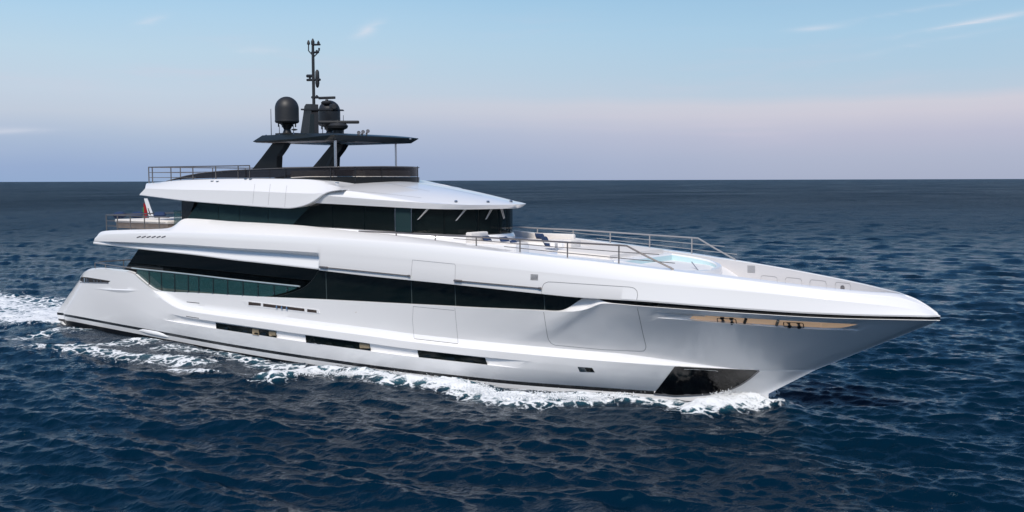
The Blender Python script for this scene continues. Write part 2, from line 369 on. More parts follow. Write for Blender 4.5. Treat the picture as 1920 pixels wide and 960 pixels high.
R3 = R2.copy(); R3[:, 1] += shw*0.22; R3[:, 2] += 0.16*in_q*(1-sstep(xR, -5, 0.2))
def upfrac(f, conc):
    q = lerp(R3, EE, f).copy()
    bowf = sstep(xR, -9, -1.0)*(1-sstep(xR, 0.9, 1.7)*0.5)
    q[:, 1] = np.minimum(q[:, 1]+conc*bowf*np.clip(-q[:, 1]/1.2, 0, 1), 0); return q
E1 = L_E.at(T_, db=0.015, dz=0.008); 
bmp = np.exp(-(np.abs(EE[:, 0]+5.42)/0.62)**2.5)
lipw = 0.09*(1-sstep(EE[:, 0], -5.2, -4.7))+0.22*bmp+0.03
E2 = EE.copy(); E2[:, 1] = np.minimum(E2[:, 1]+lipw, 0); E2[:, 2] = np.minimum(E2[:, 2]+0.012+0.42*bmp, np.maximum(L_F.z(EE[:, 0])-0.03, EE[:, 2]+0.012))
E3 = E2.copy(); E3[:, 1] = np.minimum(E3[:, 1]+0.25, 0); E3[:, 2] -= 0.12*np.clip(-EE[:, 1]*1.5, 0, 1)
sx0, sx1, sx2, sx3 = [CM.onplan(q, lambda v: b_E(v)-0.10)[0] for q in ((1222, 590), (1300, 595), (1560, 611), (1612, 609))]
def slotrow(f, k):
    """the mooring recess under the sheer: a groove that fades out aft and forward"""
    q = upfrac(f, 0.05); d = 0.13*np.clip((q[:, 0]-sx0)/(sx1-sx0), 0, 1)*(1-sstep(q[:, 0], sx2, sx3))*k
    q[:, 1] = np.minimum(q[:, 1]+d, 0); return q
hull_rows = [WB, S0]
hull_rows2 = [S1, frac(0.16), frac(0.33), frac(0.47), frac(0.492), frac(0.505, gd), frac(0.742, gd), frac(0.752), frac(0.775), frac(0.9), frac(0.985), R1, R2, R3, upfrac(0.25, 0.07), upfrac(0.5, 0.09), upfrac(0.7, 0.065), slotrow(0.795, 0), slotrow(0.803, 1), slotrow(0.905, 1), slotrow(0.915, 0), EE, E1, E2, E3]
hull_rows2[9][:, 1] = hull_rows2[9][:, 1]
V1, F1 = grid_mesh(hull_rows, True, True, False); V2, F2 = grid_mesh(hull_rows2, True, True, False)
nb_ = int(np.searchsorted(S1[:, 0], -3.66)); V3, F3 = grid_mesh([S0[nb_-1:], S1[nb_-1:]])
k = len(V1); k3 = k+len(V2); hull = obj('hull', V1+V2+V3, F1+[tuple(i+k for i in f) for f in F2]+[tuple(i+k3 for i in f) for f in F3], WHITE, yacht, 22)
tag(hull, 'white lower hull with a stepped ridge and flared bow')
loft('boot_stripe', [S0[:nb_], S1[:nb_]], BLACKP, yacht, True, True)
loft('hull_bottom', [under(-1.3, 0.02), under(-1.0, 0.7), under(-0.5, 0.93), WB], ANTIF, yacht, True, True)

# --- sheer stripe: dark groove between hull top and upper hull at the bow
ts = np.linspace(0.80, 1.0, 120)
a = L_E.at(ts, db=0.10, dz=-0.03); b = L_F.at(ts, db=0.10, dz=0.06)
loft('sheer_stripe', [a, b], BLACKP, yacht)

# --- upper hull
b_T = tab((-36, 3.7), (-34, 3.86), (-30, 3.95), (-28.9, 3.9), (-28.2, 3.62), (-27.4, 3.49), (-20, 3.47), (-18.5, 3.50), (-16, 3.58), (-13, 3.56), (-10, 3.42), (-7, 3.17), (-5, 2.96), (-3.5, 2.77), (-2, 2.53), (0, 2.13), (1.62, 1.71), (2.92, 1.2), (3.64, 0.8), (4.15, 0.42), (4.45, 0.22), (5.0, 0.14), (5.5, 0.0), (7, 0))
b_J = tab((-36, 3.8), (-34, 3.93), (-30, 4.1), (-25, 4.18), (-16, 4.14), (-12, 4.0), (-9, 3.77), (-6, 3.38), (-4, 3.06), (-2, 2.70), (0, 2.29), (1.62, 1.86), (2.92, 1.35), (3.64, 0.96), (4.3, 0.55), (5.0, 0.25), (5.55, 0.0), (7, 0))
b_G = tab((-36, 3.85), (-34, 3.98), (-30, 4.15), (-25, 4.23), (-16, 4.23), (-12, 4.12), (-9, 3.93), (-6, 3.63), (-4, 3.36), (-2, 2.98), (0, 2.53), (1.5, 2.11), (3, 1.58), (4, 1.16), (4.9, 0.66), (5.35, 0.33), (5.6, 0.0), (7, 0))
T_px = [(182, 442.5), (185, 437.5), (190, 434.3), (230, 431.5), (309, 429), (322, 426), (334, 417), (341, 411), (347, 410), (440, 416), (480, 418), (561, 423), (600, 427), (673, 435), (720, 439.8), (765, 445.5), (836, 454), (887, 461), (955, 470.5), (1032, 480), (1100, 487.5), (1180, 497), (1262, 506.5), (1335, 515), (1400, 523), (1494, 534.8), (1579, 544.2), (1629, 548.8), (1677, 551.5), (1712, 562), (1737, 574), (1758, 588)]
L_T = Line(T_px, b_T, 0.7)
J_px = [(180, 445), (190, 438), (230, 436), (300, 434.5), (336, 434.5), (440, 438.5), (560, 443.2), (720, 452.2), (824, 460.8), (928, 470.8), (1032, 482), (1123, 492), (1227, 504.5), (1335, 518), (1400, 526.5), (1494, 538.5), (1579, 548.5), (1629, 553.5), (1677, 557), (1712, 565), (1737, 576), (1759, 589)]
L_J = Line(J_px, b_J, 1.6)
G_px = [(176, 452), (192, 452.5), (344, 458.5), (440, 465), (520, 469), (607, 474.5), (773, 486), (854, 494), (968, 505), (1156, 524), (1217, 530.5), (1436, 550), (1600, 567), (1700, 578), (1761, 591)]
L_G = Line(G_px, b_G, 1.6)
GG = L_G.at(T_); xG = GG[:, 0]; FF = L_F.at(T_); xF = FF[:, 0]
XS = -18.05
drec = lambda x: 0.26*(1-sstep(x, XS-0.12, XS+0.25))*sstep(x, -35, -32.5)
F0 = FF.copy(); F0[:, 1] = np.minimum(F0[:, 1]+drec(xF)*0.75, 0)
Fu = F0.copy(); Fu[:, 1] = np.minimum(Fu[:, 1]+0.9, 0); Fu[:, 2] += 0.05
Fb = F0.copy(); Fb[:, 2] += 0.05; Fb[:, 1] -= 0.015*np.clip(-F0[:, 1], 0, 1)
rtop = lerp(GG, FF, 0.28).copy(); rtop[:, 1] = np.minimum(rtop[:, 1]+drec(rtop[:, 0])*1.15, 0)
rt2 = lerp(GG, FF, 0.02).copy(); rt2[:, 1] = np.minimum(rt2[:, 1]+drec(rt2[:, 0])*0.12, 0)
JJ = L_J.at(T_); TT = L_T.at(T_)
GJ1 = lerp(GG, JJ, 0.5).copy(); GJ1[:, 1] -= 0.03*np.clip(-GJ1[:, 1], 0, 1)
GJ2 = lerp(GG, JJ, 0.88).copy(); GJ2[:, 1] -= 0.03*np.clip(-GJ2[:, 1], 0, 1)
JT1 = lerp(JJ, TT, 0.12).copy(); JT1[:, 2] += 0.012
JT2 = lerp(JJ, TT, 0.6).copy()
aftm = (1-sstep(xG, -29, -28))
Tin = TT.copy(); xT = TT[:, 0]
capw = np.where(xT < -20, 0.05, 0.05+0.14*sstep(xT, -20, -12))
Tin[:, 1] = np.minimum(Tin[:, 1]+capw, 0)
Tin[:, 2] += 0.012*np.clip(-TT[:, 1]*3, 0, 1)
drop = 0.04+0.22*sstep(xT, -19, -14)+0.65*sstep(xT, -3.2, -1.2)
drop = drop*np.clip(-Tin[:, 1]*2.0, 0, 1)
Tw = Tin.copy(); Tw[:, 1] = np.minimum(Tw[:, 1]+0.05*(1-sstep(xT, 0, 2)), 0); Tw[:, 2] -= drop
Tin0 = Tin.copy(); Tin0[:, 2] -= 0.03*np.clip(-Tin[:, 1]*3, 0, 1)
TinL = Tin0.copy(); TinL[:, 1] = np.minimum(TinL[:, 1]+0.004, 0)
loft('bulwark_lining', [TinL, Tw], LINING, yacht)
loft('upper_hull', [Fu, F0, Fb, rtop, rt2, GG, GJ1, GJ2, JJ, JT1, JT2, TT, Tin, Tin0], WHITE, yacht, True, True, False, 24)
Td = Tw.copy(); Td[:, 1] = 0; Td[:, 2] += 0.03
Tw2 = Tw.copy(); Tw2[:, 2] += 0.002
loft('upper_deck', [Tw2, Td], DECKW, yacht)
Fc = Fu.copy(); Fc[:, 1] = 0
loft('deck_underside', [Fu, Fc], WHITE, yacht)
deps = bpy.context.evaluated_depsgraph_get
def bvh_of(*objs):
    V = []; P = []
    for o in objs:
        k = len(V); V += [v.co.copy() for v in o.data.vertices]; P += [[i+k for i in p.vertices] for p in o.data.polygons]
    return BVHTree.FromPolygons(V, P)
UPH = bpy.data.objects['upper_hull']
BV = bvh_of(hull, bpy.data.objects['boot_stripe'], bpy.data.objects['hull_bottom'], UPH)
def hit(px, bv=None):
    d = Vector(CM.ray(px)).normalized(); h = (bv or BV).ray_cast(Vector(CM.C), d)
    if h[0] is None: return None
    n = h[1]
    if n.dot(d) > 0: n = -n
    return h[0], n
def cdt(poly, step):
    p = np.array(poly, float); bd = []
    for i in range(len(p)):
        a, b = p[i], p[(i+1) % len(p)]; n = max(1, int(np.hypot(*(b-a))/step))
        bd += [a+(b-a)*j/n for j in range(n)]
    bd = np.array(bd); x0, y0 = bd.min(0); x1, y1 = bd.max(0); inn = []
    for X in np.arange(x0+step*0.7, x1, step):
        for Y in np.arange(y0+step*0.7, y1, step): inn.append((X, Y))
    def inside(q):
        c = False; j = len(p)-1
        for i in range(len(p)):
            if ((p[i][1] > q[1]) != (p[j][1] > q[1])) and q[0] < (p[j][0]-p[i][0])*(q[1]-p[i][1])/(p[j][1]-p[i][1])+p[i][0]: c = not c
            j = i
        return c
    inn = [q for q in inn if inside(q) and np.min(np.hypot(*(bd-np.array(q)).T)) > step*0.45]
    allp = [Vector((float(a), float(b))) for a, b in list(bd)+inn]; nb = len(bd)
    vo, eo, fo, *_ = delaunay_2d_cdt(allp, [], [list(range(nb))], 1, 1e-4)
    return [(v.x, v.y) for v in vo], [tuple(f) for f in fo], nb
def slab(P, F, Nrm, out, thick):
    """a thin body following a surface: outer skin at +out, inner skin at out-thick, with edge walls"""
    n = len(P); V = [p+q*out for p, q in zip(P, Nrm)]+[p+q*(out-thick) for p, q in zip(P, Nrm)]
    G = list(F)+[tuple(i+n for i in f[::-1]) for f in F]; cnt = {}
    for f in F:
        for i in range(len(f)):
            e = (f[i], f[(i+1) % len(f)]); cnt[tuple(sorted(e))] = cnt.get(tuple(sorted(e)), 0)+1
    for f in F:
        for i in range(len(f)):
            e = (f[i], f[(i+1) % len(f)])
            if cnt[tuple(sorted(e))] == 1: G.append((e[1], e[0], e[0]+n, e[1]+n))
    return V, G
def patch(name, poly, mat, parent, out=0.008, thick=0.05, step=12, bv=None):
    """panel that follows the hull inside a traced outline"""
    pts, F, nb = cdt(poly, step); P = []; Q = []; last = None
    for q in pts:
        h = hit(q, bv)
        if h is None: h = last
        last = h; P.append(np.array(h[0])); Q.append(np.array(h[1]))
    V, G = slab(P, F, Q, out, thick); return obj(name, V, G, mat, parent, 30)
def plan_patch(name, poly, bf, mat, parent, thick=0.06, step=14, out=0.0):
    pts, F, nb = cdt(poly, step); P = []; Q = []
    for q in pts:
        p = CM.onplan(q, bf); P.append(p); e = 0.05; s = float((bf(p[0]+e)-bf(p[0]-e))/(2*e)); n = np.array([-s, -1.0, 0]); Q.append(n/np.linalg.norm(n))
    V, G = slab(P, F, Q, out, thick); return obj(name, V, G, mat, parent, 30)
def ribbon(mb, px, w=0.018, out=0.004, bv=None, n=None, closed=False):
    """thin line following the hull along a traced path"""
    px = list(px)+([px[0]] if closed else [])
    p = np.array(px, float); s = np.r_[0, np.cumsum(np.hypot(*np.diff(p, axis=0).T))]; m = n or max(2, int(s[-1]/4)); q = np.linspace(0, s[-1], m)
    X, Y = np.interp(q, s, p[:, 0]), np.interp(q, s, p[:, 1]); P = []; Q = []
    for c in zip(X, Y):
        h = hit(c, bv)
        if h is None: continue
        P.append(h[0]); Q.append(h[1])
    V = []; F = []
    for i in range(len(P)):
        d = (P[min(i+1, len(P)-1)]-P[max(i-1, 0)]).normalized(); sd = d.cross(Q[i]).normalized()
        V += [P[i]+Q[i]*out-sd*w/2, P[i]+Q[i]*(out+0.002), P[i]+Q[i]*out+sd*w/2]
        if i: k = 3*i; F += [(k-3, k-2, k+1, k), (k-2, k-1, k+2, k+1)]
    return mb.add(V, F)
def rpoly(pts, r, k=5):
    """round the corners of a pixel polygon"""
    out = []; n = len(pts); P = [np.array(p, float) for p in pts]
    for i in range(n):
        a, b, c = P[i-1], P[i], P[(i+1) % n]; u = (a-b)/np.linalg.norm(a-b); v = (c-b)/np.linalg.norm(c-b); rr = r[i] if hasattr(r, '__len__') else r
        if rr <= 0: out.append(tuple(b)); continue
        s_, e_ = b+u*rr, b+v*rr
        for j in range(k+1):
            t = j/k; out.append(tuple((1-t)**2*s_+2*t*(1-t)*b+t*t*e_))
    return out

# --- hull side windows in their groove
for poly, curtains in (([(405, 605), (518, 621), (518.2, 633.3), (405.6, 616.2)], [((474, 615.3), (486, 617), (486, 628.8), (474, 627)), ((505, 619.6), (517.4, 621.3), (517.6, 632.6), (505, 630.8))]),
                       ([(573, 628.5), (693, 644.6), (695, 658), (574.4, 642)], [((675, 642.8), (692.6, 645.2), (694.4, 657), (675, 654.4))]),
                       ([(783, 656.5), (909.6, 671), (913.8, 683.9), (785.4, 669.8)], [])):
    w = patch('hull_window', poly, HGLASS, yacht, 0.014, 0.04, 5)
    for c in curtains: patch('curtain', c, CURT, w, 0.03, 0.025, 4)
# portlight low on the bow
pl = patch('portlight', [(1083, 687.6), (1110.5, 689.3), (1115.5, 698.2), (1087, 697)], STEEL, yacht, 0.006, 0.03, 6)
patch('pane', [(1096, 689.2), (1110, 690), (1114.5, 697.6), (1101, 697)], GLASS, pl, 0.012, 0.01, 6)

# --- bow plate with rim
pp = [(1265.5, 686.8), (1320, 689.6), (1423, 694.2), (1409.6, 706), (1398, 714.5), (1386.7, 721.5), (1374, 727.5), (1359.6, 732.4), (1343, 736), (1324, 738.6), (1296, 740.6), (1266, 741.6), (1226, 738)]
plate = patch('bow_anchor_plate', pp, PLATE, yacht, 0.02, 0.06, 11)
mb = MB(); ribbon(mb, pp[2:], 0.07, 0.028); mb.make('plate_rim', pm('grey_metal_rim', (0.18, 0.18, 0.19), 0.3, 0.6), plate)
mb = MB(); ribbon(mb, [(1283, 691), (1318, 692.6), (1344, 694.2), (1346.5, 695.5)], 0.03, 0.03); mb.make('plate_handle', STEEL, plate)

# --- main deck window band and the recess of the side deck
b_band = lambda x: np.minimum(b_E(x), b_F(x))-0.10-0.20*sstep(x, -7.6, -6.2)
band_top = [(x, float(np.interp(x, [598, 700, 836, 1014, 1087], [507.5, 517.5, 531, 550, 557.5]))) for x in np.linspace(598, 1087, 14)]
band_bot = [(1087, 562), (1078, 569.5), (1066, 577), (1052, 581.5), (1036, 584), (1010, 583.5), (885, 578.5), (836, 575.8), (760, 572), (607, 564), (530, 560.5), (505, 559)]
band = plan_patch('main_deck_window_band', band_top+band_bot+[(530, 553.5), (548, 548.5), (566, 541), (580, 531), (590, 519)], b_band, GLASS, yacht, 0.05, 13)
def bandseam(x0, y0, x1, y1, w=1.0):
    P = [CM.onplan((x, y), lambda q: b_band(q)+0.004) for x, y in ((x0-w/2, y0), (x0+w/2, y0), (x1+w/2, y1), (x1-w/2, y1))]
    return MB().add(P, [(0, 1, 2, 3)])
for xx, y0, y1 in ((611, 511, 562), (771, 528, 570.5), (853, 536, 574), (1020, 553.5, 582)):
    bandseam(xx, y0, xx+1.5, y1, 1.6).make('pane_joint', pm('joint_sealant', (0.035, 0.05, 0.05), 0.5), band)
# curved return wall from band back to the cabin
cur = [(598, 506), (590, 519), (580, 531), (566, 541), (548, 548.5), (530, 553.5), (505, 559), (490, 560)]
o_ = []; 
for q in dense(cur, 24):
    p = CM.onplan(q, b_band); o_.append(p)
o_ = np.array(o_); i_ = o_.copy(); i_[:, 1] = -3.0; i_[:, 0] -= 0.25
loft('window_return', [o_, lerp(o_, i_, 0.33)-np.array([0.10, 0, 0]), lerp(o_, i_, 0.66)-np.array([0.08, 0, 0]), i_], GLASS, yacht, False)
mb = MB(); mb.tube([p+np.array([0, -0.004, 0]) for p in o_[:20]], 0.012, 6); mb.make('return_trim', DGREY, bpy.data.objects['window_return'])
# white sliver where the upper hull flares down at the step
# cabin wall behind the side deck
CABY = -3.02
poly = [CM.plane(q, 1, CABY) for q in ((236, 502), (262, 464), (420, 478), (700, 505), (700, 590), (300, 590), (212, 535))]
MB().prism(poly, (0, 1, 0), 0, 0.06).make('saloon_window_wall', GLASS, yacht)
sd = [(-35.9, -3.55), (-34, -3.7), (-30, -3.84), (-25, -3.95), (-16, -3.95), (-16, 3.95), (-25, 3.95), (-30, 3.84), (-34, 3.7), (-35.9, 3.55)]
MB().prism([(x, y, 2.45) for x, y in sd], (0, 0, 1), 0, 0.06).make('main_deck_floor', TEAK, yacht)
# glass railing along the side deck
b_rail = lambda x: b_E(x)-0.06
rail_top = [(247, 502.5), (300, 508.3), (353, 514), (440, 524.2), (500, 530.6), (562, 537)]
rt_f = pchip(*zip(*rail_top)); rb_f = pchip([247, 262, 275, 288, 302, 325, 353, 440, 480, 530, 562], [508, 522, 533, 542, 547.5, 549.5, 550.5, 555.5, 558, 549, 537.5])
rail = MB().tube([CM.onplan((x, rt_f(x)), b_rail) for x in np.linspace(247, 562, 40)], 0.035, 8).make('side_deck_handrail', pm('pale_handrail', (0.45, 0.52, 0.54), 0.3, 0.3), yacht)
pxs = [256, 279.6, 302.5, 327.5, 353, 372.7, 399.8, 426.9, 455.8, 484, 514, 539]
for i in range(len(pxs)-1):
    a_, b_ = pxs[i]+0.9, pxs[i+1]-0.9
    if i == len(pxs)-2: b_ = 556
    xs_ = np.linspace(a_, b_, 7)
    plan_patch('railing_panel', [(x, rt_f(x)+1.2) for x in xs_]+[(x, rb_f(x)+0.5) for x in xs_[::-1]], b_rail, TINT, yacht, 0.015, 8)
for x in pxs:
    p0, p1 = CM.onplan((x, rt_f(x)+1), b_rail), CM.onplan((x, rb_f(x)+0.5), b_rail)
    p1 = np.array([p0[0], p1[1], p1[2]])
    mb = MB().tube([p0, p1], 0.028, 6)
    ps = mb.make('railing_post', BLACKP, yacht)
    MB().tube([p1+np.array([0, -0.04, 0.06]), p1+np.array([0, -0.04, 0.12])], 0.03, 6).make('post_clamp', STEEL, ps)

# --- quarter details: mooring slot, crease, mid mooring slot, bow mooring slot
q = patch('stern_mooring_slot', [(152.5, 519.5), (163, 519.8), (207, 526.8), (203, 530), (155, 528.8), (150.5, 526)], pm('dark_slot', (0.03, 0.024, 0.02), 0.4, noise=0.5, nscale=4), yacht, 0.006, 0.02, 4)
mb = MB()
for x in (159, 163, 166, 177, 183, 190):
    h = hit((x, 521+(x-155)*0.12)); h2 = hit((x, 528.6))
    if h and h2: MB().tube([h[0]+h[1]*0.02, h2[0]+h2[1]*0.02], 0.03, 6).make('fairlead_roller', STEEL, q)
mb = MB(); ribbon(mb, [(150, 529.8), (204, 531)], 0.03, 0.012); mb.make('slot_lip', STEEL, q)
def ledge(name, top, bot, depth, mat=WHITE):
    """shallow scoop: a shelf that stands proud below and fades to nothing at its ends"""
    A = dense(top, 40); B = dense(bot, 40); r0 = []; r1 = []; r2 = []; r3 = []
    for i, (a, b) in enumerate(zip(A, B)):
        t = i/39; k = depth*float(sstep(t, 0, 0.6)*(1-sstep(t, 0.7, 1.0)))
        ha, hb = hit(a), hit(b)
        if ha is None or hb is None: continue
        P0, n0 = np.array(ha[0]), np.array(ha[1]); P1, n1 = np.array(hb[0]), np.array(hb[1])
        r0.append(P0+n0*0.002); r1.append(lerp(P0, P1, 0.72)+n1*0.004); r2.append(P1+n1*(k+0.003)); r3.append(P1+n1*-0.02+np.array([0, 0, -0.16*k/depth-0.02]))
    return loft(name, [np.array(x) for x in (r0, r1, r2, r3)], mat, yacht, False)
ledge('quarter_ledge', [(170, 537.5), (205, 537), (247, 537.5), (260, 543)], [(172, 541.5), (210, 543.2), (245, 544.6), (262, 545.6)], 0.035)
MSLOT = pm('brown_slot', (0.05, 0.035, 0.028), 0.5, noise=0.5, nscale=3)
fr = patch('mid_mooring_slot', [(454, 563.8), (466, 564.3), (597, 580.2), (600, 587.5), (590, 588), (466, 573.8)], WHITE, yacht, 0.012, 0.03, 8)
for poly in ([(466.5, 565.8), (489.5, 568.6), (489.5, 573.4), (466.5, 572)], [(494, 569), (571, 578.6), (571.3, 583.8), (494, 574.6)], [(576.5, 579.4), (593.8, 581.6), (594.2, 586.6), (576.5, 584.6)]):
    patch('slot_opening', poly, MSLOT, fr, 0.018, 0.01, 5)
mb = MB()
for x in (520, 529.5, 539):
    h = hit((x, 574.3+(x-520)*0.12)); MB().tube([h[0]+h[1]*0.04+Vector((0, 0, -0.06)), h[0]+h[1]*0.04+Vector((0, 0, 0.05))], [0.05, 0.02], 8).make('fairlead_bollard', STEEL, fr)
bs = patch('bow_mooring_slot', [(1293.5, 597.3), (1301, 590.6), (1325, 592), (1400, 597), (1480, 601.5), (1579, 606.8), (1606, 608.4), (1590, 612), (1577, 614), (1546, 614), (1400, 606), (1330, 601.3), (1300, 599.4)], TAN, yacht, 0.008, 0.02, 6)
mb = MB(); ribbon(mb, [(1297, 600.3), (1330, 602.6), (1400, 607.2), (1470, 611.2), (1546, 615), (1577, 615), (1596, 611.6), (1609, 608.6)], 0.10, 0.035); mb.make('slot_lip', pm('bright_steel_lip', (0.9, 0.88, 0.87), 0.3, 0.2), bs)
mb = MB(); ribbon(mb, [(1300, 590.2), (1323, 591.4)], 0.05, 0.03); mb.make('slot_lamp', pm('white_lamp_lens', (0.9, 0.9, 0.9), 0.3), bs)
for x0, x1 in ((1345, 1380), (1469, 1506)):
    c = [(x0, float(np.interp(x0, [1325, 1579], [592.4, 607]))+0.6), (x1, float(np.interp(x1, [1325, 1579], [592.4, 607]))+0.6)]
    fr_ = [c[0], c[1], (x1+1.5, c[1][1]+9), (x0+1.5, c[0][1]+9)]
    mb = MB(); ribbon(mb, rpoly(fr_, 2), 0.03, 0.06, closed=True, n=48)
    rl = mb.make('roller_fairlead', BLACKP, bs)
    mb = MB()
    for f in (0.27, 0.76):
        a, b = lerp(np.array(fr_[0]), np.array(fr_[1]), f), lerp(np.array(fr_[3]), np.array(fr_[2]), f)
        ha, hb = hit(a), hit(b); A_, B_ = ha[0]+ha[1]*0.04, hb[0]+hb[1]*0.04
        mb.tube([A_, lerp(A_, B_, 0.3), lerp(A_, B_, 0.5), lerp(A_, B_, 0.7), B_], [0.075, 0.045, 0.04, 0.045, 0.075], 10)
    mb.make('roller', BLACKP, rl)
mb = MB()
for x in (1397, 1457):
    y = float(np.interp(x, [1325, 1579], [592.4, 607])); ha, hb = hit((x+2, y)), hit((x-1, y+8)); MB().tube([ha[0]+ha[1]*0.03, hb[0]+hb[1]*0.03], 0.05, 6).make('slot_strut', DGREY, bs)

# exhaust fairing across the stripe near the stern
A = []; 
for (x, y, w, o2) in ((259, 616.5, 0.02, 0.01), (268, 617, 0.16, 0.06), (280, 619.5, 0.2, 0.10), (296, 622.5, 0.2, 0.12), (307, 625.5, 0.16, 0.10), (316, 629, 0.08, 0.03)):
    h = hit((x, y+3)); A.append((np.array(h[0]), np.array(h[1]), w, o2))
ringv = []
for P0, n0, w, o2 in A:
    ringv.append([P0+np.array([0, 0, 0.5*w*math.cos(a)])+n0*(0.45*o2*max(0, math.sin(a))) for a in np.linspace(0, math.pi, 9)])
loft('exhaust_fairing', [np.array([r_[i] for r_ in ringv]) for i in range(9)], WHITE, yacht, False)

# --- seams, hatches, rods, vents
def seamobj(name, paths, w=0.02, mat=SEAM, closed=False, parent=yacht, out=0.004):
    mb = MB()
    for p in paths: ribbon(mb, p, w, out, closed=closed)
    return mb.make(name, mat, parent)
seamobj('garage_door_seam', [rpoly([(1018.5, 528.8), (1195, 538.5), (1194.5, 566), ], [12, 9, 0])[1:-1]], 0.022) if False else None
def path_round(pts, r): return rpoly([pts[0]]+pts+[pts[-1]], [0]+[0]+[r]*(len(pts)-2)+[0]+[0])[1:-1]
gp = [(1016, 551), (1015.5, 545), (1017, 537), (1021, 531), (1027.5, 528.5), (1040, 529), (1182, 538.3), (1190, 540.5), (1194.5, 546), (1195.5, 553), (1194, 562)]
gp2 = [(1194, 572.5), (1197, 586), (1206, 628), (1211, 648), (1211, 654), (1207, 658), (1198, 658.6), (1130, 655.5), (1040, 647), (1033, 643.5), (1028, 636), (1026, 628), (1019.5, 585)]
seamobj('side_garage_door', [gp, gp2], 0.022)
seamobj('boarding_door', [[(775, 574), (773.5, 600), (776.5, 634)], [(853, 578), (859, 643)], [(775, 574.5), (852, 582)]], 0.014)
seamobj('boarding_door_sill', [[(776.5, 635.2), (859, 644.6)]], 0.03, DSEAM)
seamobj('bulwark_door', [[(773.5, 487.3), (770, 523)], [(774, 487.4), (854, 495.2), (853, 531)]], 0.014)
seamobj('hull_slit', [[(350, 566), (374, 568.5)]], 0.03, DSEAM)
seamobj('hull_slit', [[(349, 593), (373, 596.8)]], 0.03, DSEAM)
for (x0, y0, x1, y1) in ((601, 500.3, 766, 516.8), (853, 525.8, 1011, 540.2)):
    P = []
    for t in np.linspace(0, 1, 24):
        h = hit((lerp(x0, x1, t), lerp(y0, y1, t))); P.append(np.array(h[0])+np.array(h[1])*0.05)
    rd = MB().tube(P, [0.022]*len(P), 6).make('boarding_rod', RAILM, yacht)
    MB().tube(P[:3], 0.045, 8).make('rod_socket', RAILM, rd); MB().tube([P[-1], P[-1]+np.array([0.1, 0, 0])], 0.04, 8).make('rod_end', RAILM, rd)
def louvre(c, w, h, n, sl, bv=None, name='louvre_vent'):
    fr_ = MB()
    for i in range(n): 
        y = c[1]-h/2+h*(i+0.5)/n; ribbon(fr_, [(c[0]-w/2+0.2*i*sl, y-0.3), (c[0]+w/2+0.2*i*sl, y+0.3)], 0.024, 0.006, bv)
    return fr_.make(name, DSEAM, yacht)
louvre((1002, 520), 14, 11.5, 5, -0.2)
mb = MB()
for i in range(6):
    x = 261+i*9.3; y = 443.6-i*0.05; ribbon(mb, [(x-4.5, y+2.0), (x, y), (x+3.2, y-0.4)], 0.06, 0.004)
mb.make('upper_hull_vent', pm('shadow_gap_paint', (0.10, 0.10, 0.11), 0.6), yacht)

# ================================================================== upper deck cabin (wheelhouse)
CB, CX0, CXN = 3.42, -17.5, -11.58
def b_cab(x):
    u = np.clip((np.asarray(x, float)-CX0)/(CXN-CX0), 0, 1); return CB*np.sqrt(np.maximum(1-u**2.35, 0))**1.0
gb_px = [(345, 409.6), (440, 416.2), (480, 418.2), (561, 423), (640, 427.5), (740, 433.8), (800, 437), (865, 440.3)]
gt_px = [(338, 376), (440, 384), (548, 391), (600, 384), (690, 386), (760, 390.5), (836, 393.5), (885, 395)]
Lgb = Line(gb_px, b_cab, 3.0); Lgt = Line(gt_px, b_cab, 3.0)
zgb = lambda x: np.interp(x, Lgb.g, Lgb.zz); zgt = lambda x: np.interp(x, Lgt.g, Lgt.zz)+0.12
def ring(x0, x1, n=60, db=0.0, side=True):
    """points of the cabin outline, evenly along the curve, starboard from x0 to the nose end x1"""
    xs = np.r_[np.linspace(x0, CX0, 40)[:-1], CX0+(CXN-CX0)*np.sin(np.linspace(0, math.pi/2, 200))] if x0 < CX0 else CX0+(CXN-CX0)*np.sin(np.linspace(math.asin((x0-CX0)/(CXN-CX0)), math.pi/2, 200))
    P = np.stack([xs, -b_cab(xs)], 1); s = np.r_[0, np.cumsum(np.hypot(*np.diff(P, axis=0).T))]
    return P, s
P_, s_ = ring(-28.6, CXN)
def cab_at(sv, db=0.0):
    x = np.interp(sv, s_, P_[:, 0]); y = np.interp(sv, s_, P_[:, 1])
    x2 = np.interp(sv+0.02, s_, P_[:, 0]); y2 = np.interp(sv+0.02, s_, P_[:, 1]); x1 = np.interp(sv-0.02, s_, P_[:, 0]); y1 = np.interp(sv-0.02, s_, P_[:, 1])
    tx, ty = x2-x1, y2-y1; l = np.hypot(tx, ty)+1e-9
    return x+db*ty/l, y-db*tx/l
S_END = s_[-1]
def cab_panel(name, sa, sb, mat, z0f, z1f, db=0.0, inner=0.05, mirror=False, slant=(0.0, 0.0)):
    sv = np.linspace(sa, sb, max(6, int((sb-sa)/0.12))); sv2 = np.clip(sv+lerp(slant[0], slant[1], (sv-sa)/(sb-sa)), 0, S_END)
    X, Y = cab_at(sv, db); X2, Y2 = cab_at(sv2, db); Xi, Yi = cab_at(sv, db-inner); Xj, Yj = cab_at(sv2, db-inner)
    z0, z1 = z0f(X), z1f(X2)
    if mirror: Y, Y2, Yi, Yj = -Y, -Y2, -Yi, -Yj
    return loft(name, [np.stack(q, 1) for q in ((Xi, Yi, z0), (X, Y, z0), (X2, Y2, z1), (Xj, Yj, z1))], mat, yacht, False)
def s_of_px(x, y=412):
    p = CM.onplan((x, y), b_cab); return float(np.interp(p[0], P_[:, 0], s_))
